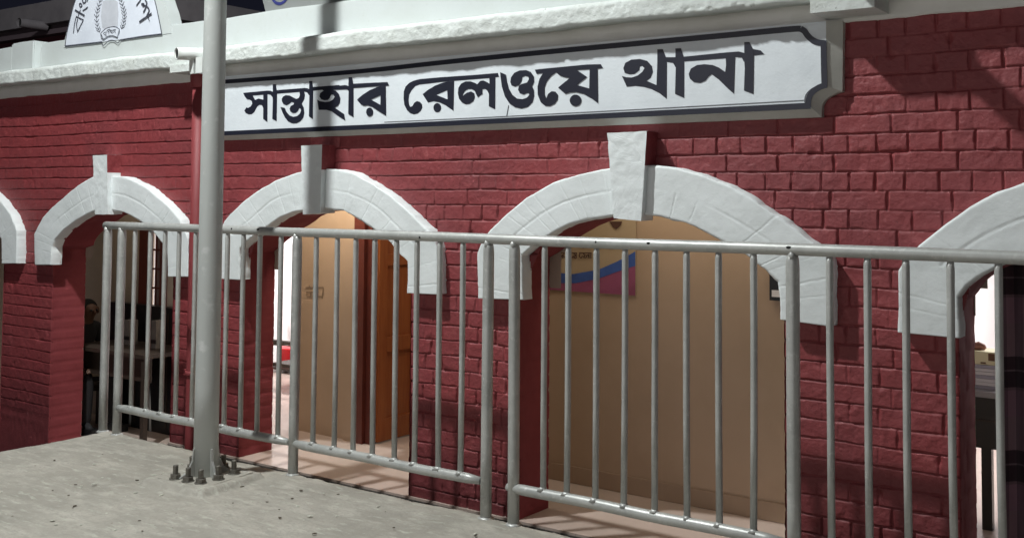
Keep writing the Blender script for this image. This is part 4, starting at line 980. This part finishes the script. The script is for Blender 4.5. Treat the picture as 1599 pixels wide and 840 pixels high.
# ------------------------------------------------------------------ seated person in the left bay
def skinned(name, verts, edges, radii, m, parent, sub=2, root=0):
    me = bpy.data.meshes.new(name); me.from_pydata([tuple(v) for v in verts], edges, []); o = link(name, me, None, parent)
    o.modifiers.new('skin', 'SKIN')
    for i, r in enumerate(radii): me.skin_vertices[0].data[i].radius = (r, r) if not hasattr(r, '__len__') else r
    me.skin_vertices[0].data[root].use_root = True
    o.modifiers.new('sub', 'SUBSURF').levels = sub; o.modifiers['sub'].render_levels = sub
    dg = bpy.context.evaluated_depsgraph_get(); dg.update()
    m2 = bpy.data.meshes.new_from_object(o.evaluated_get(dg)); o.modifiers.clear(); o.data = m2; m2.materials.clear(); m2.materials.append(m)
    for p in m2.polygons: p.use_smooth = True
    return o
def person():
    k = .92; org = Vector((-8.32, 5.22, ZL))
    def W(x, y, z): return org+Vector((x, y, z))*k           # x towards the table (right), y away, z up
    pr = empty('person', org, 'person in dark clothes with a khaki cloth on the lap, sitting in the left archway', 'person')
    #            0 pelvis        1 waist         2 chest          3 neck base     4 neck          5 head          6 crown
    v = [W(0, 0, .50), W(.03, 0, .62), W(.10, 0, .80), W(.17, 0, .93), W(.205, 0, .985), W(.25, 0, 1.06), W(.265, 0, 1.13),
         W(.12, -.17, .89), W(.16, -.23, .66), W(.36, -.16, .58),      # near arm 7-9
         W(.12, .17, .89), W(.16, .23, .66), W(.36, .14, .58),         # far arm 10-12
         W(.05, -.10, .48), W(.43, -.13, .50), W(.42, -.13, .10), W(.54, -.14, .045),   # near leg 13-16
         W(.05, .10, .48), W(.43, .13, .50), W(.42, .13, .10), W(.54, .14, .045)]
    e = [(0, 1), (1, 2), (2, 3), (3, 4), (4, 5), (5, 6), (3, 7), (7, 8), (8, 9), (3, 10), (10, 11), (11, 12), (0, 13), (13, 14), (14, 15), (15, 16), (0, 17), (17, 18), (18, 19), (19, 20)]
    r = [.125, .12, .13, .065, .048, .080, .066, .052, .038, .026, .052, .038, .026, .082, .058, .036, .030, .082, .058, .036, .030]
    body = skinned('body', v, e, [q*k for q in r], SKIN, pr)
    body.data.materials.append(CLOTHK)
    for p in body.data.polygons:
        c_ = (p.center-(org+body.location*0))
        cw = body.matrix_world @ p.center if False else p.center
        lx, lz = (cw.x-org.x)/k, (cw.z-org.z)/k
        if lz < .955 and not (lx > .22 and lz > .52 and lz < .70): p.material_index = 1
    sh_v = [v[0]+Vector((0, 0, .03)), v[1], v[2], v[3]-Vector((.01, 0, .015)), v[7], v[8], v[10], v[11]]
    skinned('shirt', sh_v, [(0, 1), (1, 2), (2, 3), (3, 4), (4, 5), (3, 6), (6, 7)], [q*k for q in (.138, .134, .143, .074, .064, .052, .064, .052)], CLOTHK, body)
    skinned('trousers', [v[0], v[13], v[14], v[15]+Vector((0, 0, -.03)), v[17], v[18], v[19]+Vector((0, 0, -.03))], [(0, 1), (1, 2), (2, 3), (0, 4), (4, 5), (5, 6)], [q*k for q in (.132, .094, .074, .056, .094, .074, .056)], CLOTHK, body)
    skinned('lap_cloth', [W(.10, -.19, .50), W(.12, 0, .575), W(.12, .19, .50), W(.36, -.2, .50), W(.36, 0, .56), W(.36, .17, .50)], [(0, 1), (1, 2), (1, 4), (3, 4), (4, 5), (0, 3), (2, 5)], [q*k for q in (.085, .07, .085, .075, .06, .075)], KHAKI, body)
    hc = v[5]
    skinned('hair', [hc+Vector((-.028, 0, .0))*k, hc+Vector((-.018, 0, .05))*k, hc+Vector((.012, 0, .075))*k], [(0, 1), (1, 2)], [.082*k, .086*k, .070*k], HAIRM, body, sub=3)
    # face
    f = Vector((.978, 0, -.2))
    for sy in (-1, 1):
        bm = bmesh.new(); bmesh.ops.create_uvsphere(bm, u_segments=10, v_segments=8, radius=.011*k, matrix=Matrix.Translation(hc+Vector((.074, sy*.028, .008))*k)); bm_obj('eye', bm, BLACKP, body, smooth=True)
        bm = bmesh.new(); bmesh.ops.create_uvsphere(bm, u_segments=10, v_segments=8, radius=.024*k, matrix=Matrix.Translation(hc+Vector((0, sy*.082, 0))*k)@Matrix.Diagonal((1, .4, 1.3, 1))); bm_obj('ear', bm, SKIN, body, smooth=True)
    skinned('nose', [hc+Vector((.074, 0, .01))*k, hc+Vector((.094, 0, -.02))*k], [(0, 1)], [.009*k, .014*k], SKIN, body)
    # hands with fingers resting on the knees
    for base, sy in ((v[9], -1), (v[12], 1)):
        skinned('hand', [base, base+Vector((.05, -sy*.005, -.006))*k, base+Vector((.085, -sy*.01, -.012))*k], [(0, 1), (1, 2)], [(.024*k, .018*k), (.034*k, .016*k), (.034*k, .014*k)], SKIN, body)
        for i in range(4):
            L_ = (.055, .066, .062, .048)[i]; o0 = base+Vector((.088, (-.027+.018*i), -.010))*k
            skinned('finger', [o0, o0+Vector((L_*.55, 0, -.006))*k, o0+Vector((L_, 0, -.03))*k], [(0, 1), (1, 2)], [.0085*k, .008*k, .0065*k], SKIN, body, sub=1)
        o0 = base+Vector((.03, -sy*.028, -.004))*k
        skinned('thumb', [o0, o0+Vector((.028, -sy*.022, -.006))*k, o0+Vector((.055, -sy*.026, -.018))*k], [(0, 1), (1, 2)], [.011*k, .010*k, .008*k], SKIN, body, sub=1)
    for q in (v[16], v[20]):
        boxo('shoe', (q.x-.12*k, q.x+.07*k, q.y-.042*k, q.y+.042*k, ZL+.002, ZL+.065*k), BLACKP, body, bevel=.018)
    bn = empty('wooden_bench', (org.x, org.y, ZL), 'dark wooden bench under the seated person', 'bench')
    boxo('seat', (org.x-.25, org.x+.20, 5.02, 5.45, ZL+.30, ZL+.34), DWOOD, bn)
    for x in (org.x-.21, org.x+.10):
        for y in (5.05, 5.42): boxo('leg', (x-.02, x+.02, y-.02, y+.02, ZL, ZL+.30), DWOOD, bn)
person()

# ------------------------------------------------------------------ behind the parapet
def background():
    b = empty('upper_storey', (-11, 7.2, EYE), 'unlit upper storey with grey slab edge behind the parapet at top left', 'building')
    Y = 7.2
    zt = at(0, 16, Y).z; zm = at(0, 49, Y).z; zl = at(0, 62, Y).z
    x1 = at(200, 40, Y).x
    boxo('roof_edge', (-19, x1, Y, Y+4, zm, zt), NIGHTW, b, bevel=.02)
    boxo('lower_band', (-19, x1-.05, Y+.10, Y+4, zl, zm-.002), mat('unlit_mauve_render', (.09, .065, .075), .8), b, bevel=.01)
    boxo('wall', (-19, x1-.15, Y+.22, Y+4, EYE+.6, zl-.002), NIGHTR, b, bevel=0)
    p = at(32, 36, Y-.28)
    bm = bmesh.new(); a = tube(bm, [(p.x, Y-.30, p.z), (p.x, Y+.05, p.z)], .055, 20, caps=False)
    bm_obj('drain_spout', bm, NIGHTW, b); tubeo('spout_shade_disc', [(p.x, Y-.27, p.z), (p.x, Y-.268, p.z)], .053, DARKIN, b, seg=20)  # the black disc stands for shade within the pipe
    Yr = 5.6; z = at(350, 34, Yr).z
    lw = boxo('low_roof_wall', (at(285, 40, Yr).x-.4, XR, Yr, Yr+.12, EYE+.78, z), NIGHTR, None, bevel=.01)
    tag(lw, 'low dark red wall on the roof just behind the white parapet', 'wall')
    Yb = YP+.05
    s = empty('roof_signboard', (-4.6, Yb, zpt), 'grey signboard with blue round emblem standing on the parapet above the sign', 'sign')
    l0 = at(416.5, 23, Yb); l1 = at(410, 0, Yb)
    out = [(l0.x, zpt-.02), (l1.x, l1.z), (l1.x-.02, l1.z+.2), (l1.x+.25, l1.z+.5), (-1.9, l1.z+.5), (-1.9, zpt-.02)]
    bm = bmesh.new(); flat_poly(bm, [out], Yb, Yb+.03); bm_obj('board', bm, BOARD, s)
    c = at(438, -14, Yb); bm = bmesh.new(); rr = .095
    flat_poly(bm, [[(c.x+rr*math.cos(t), c.z+rr*math.sin(t)) for t in np.linspace(0, 2*math.pi, 33)[:-1]], [(c.x+rr*.80*math.cos(t), c.z+rr*.80*math.sin(t)) for t in np.linspace(2*math.pi, 0, 33)[:-1]]], Yb-.003, Yb-.001)
    flat_poly(bm, [[(c.x+rr*.62*math.cos(t), c.z+rr*.62*math.sin(t)) for t in np.linspace(0, 2*math.pi, 25)[:-1]]], Yb-.003, Yb-.001)
    bm_obj('round_emblem', bm, EMBL, s)
background()

# ------------------------------------------------------------------ litter and grit on the platform
def grit():
    for name, m, pts, lab in (('pale_grit', PEB, [(127, 758), (147, 755), (82, 812), (50, 778), (252, 772), (239, 757), (255, 737), (196, 775), (160, 745), (300, 705), (620, 770), (590, 790)], 'scattered pale grit on the concrete platform'),
                        ('dark_litter', PEB2, [(160, 709), (85, 718), (118, 756), (107, 773), (275, 801), (417, 783), (470, 765), (615, 823), (418, 771), (436, 795), (320, 777), (700, 805), (253, 740), (214, 749)], 'scattered dark leaf scraps on the concrete platform')):
        bm = bmesh.new()
        for p in pts+[(random.uniform(0, 760), random.uniform(720, 838)) for _ in range(26)]:
            v = on_floor(p[0], p[1], .004)
            if v.x < PX0+.03 or v.y > PY1-.05: continue
            s = random.uniform(.003, .009); L_ = random.uniform(1, 2.2); a = random.uniform(0, 3.1)
            r = bmesh.ops.create_icosphere(bm, subdivisions=1, radius=s)['verts']
            bmesh.ops.scale(bm, verts=r, vec=(L_, 1, .45)); bmesh.ops.rotate(bm, verts=r, cent=(0, 0, 0), matrix=Matrix.Rotation(a, 3, 'Z')); bmesh.ops.translate(bm, verts=r, vec=v)
        tag(bm_obj(name, bm, m), lab, 'grit', kind='stuff')
grit()
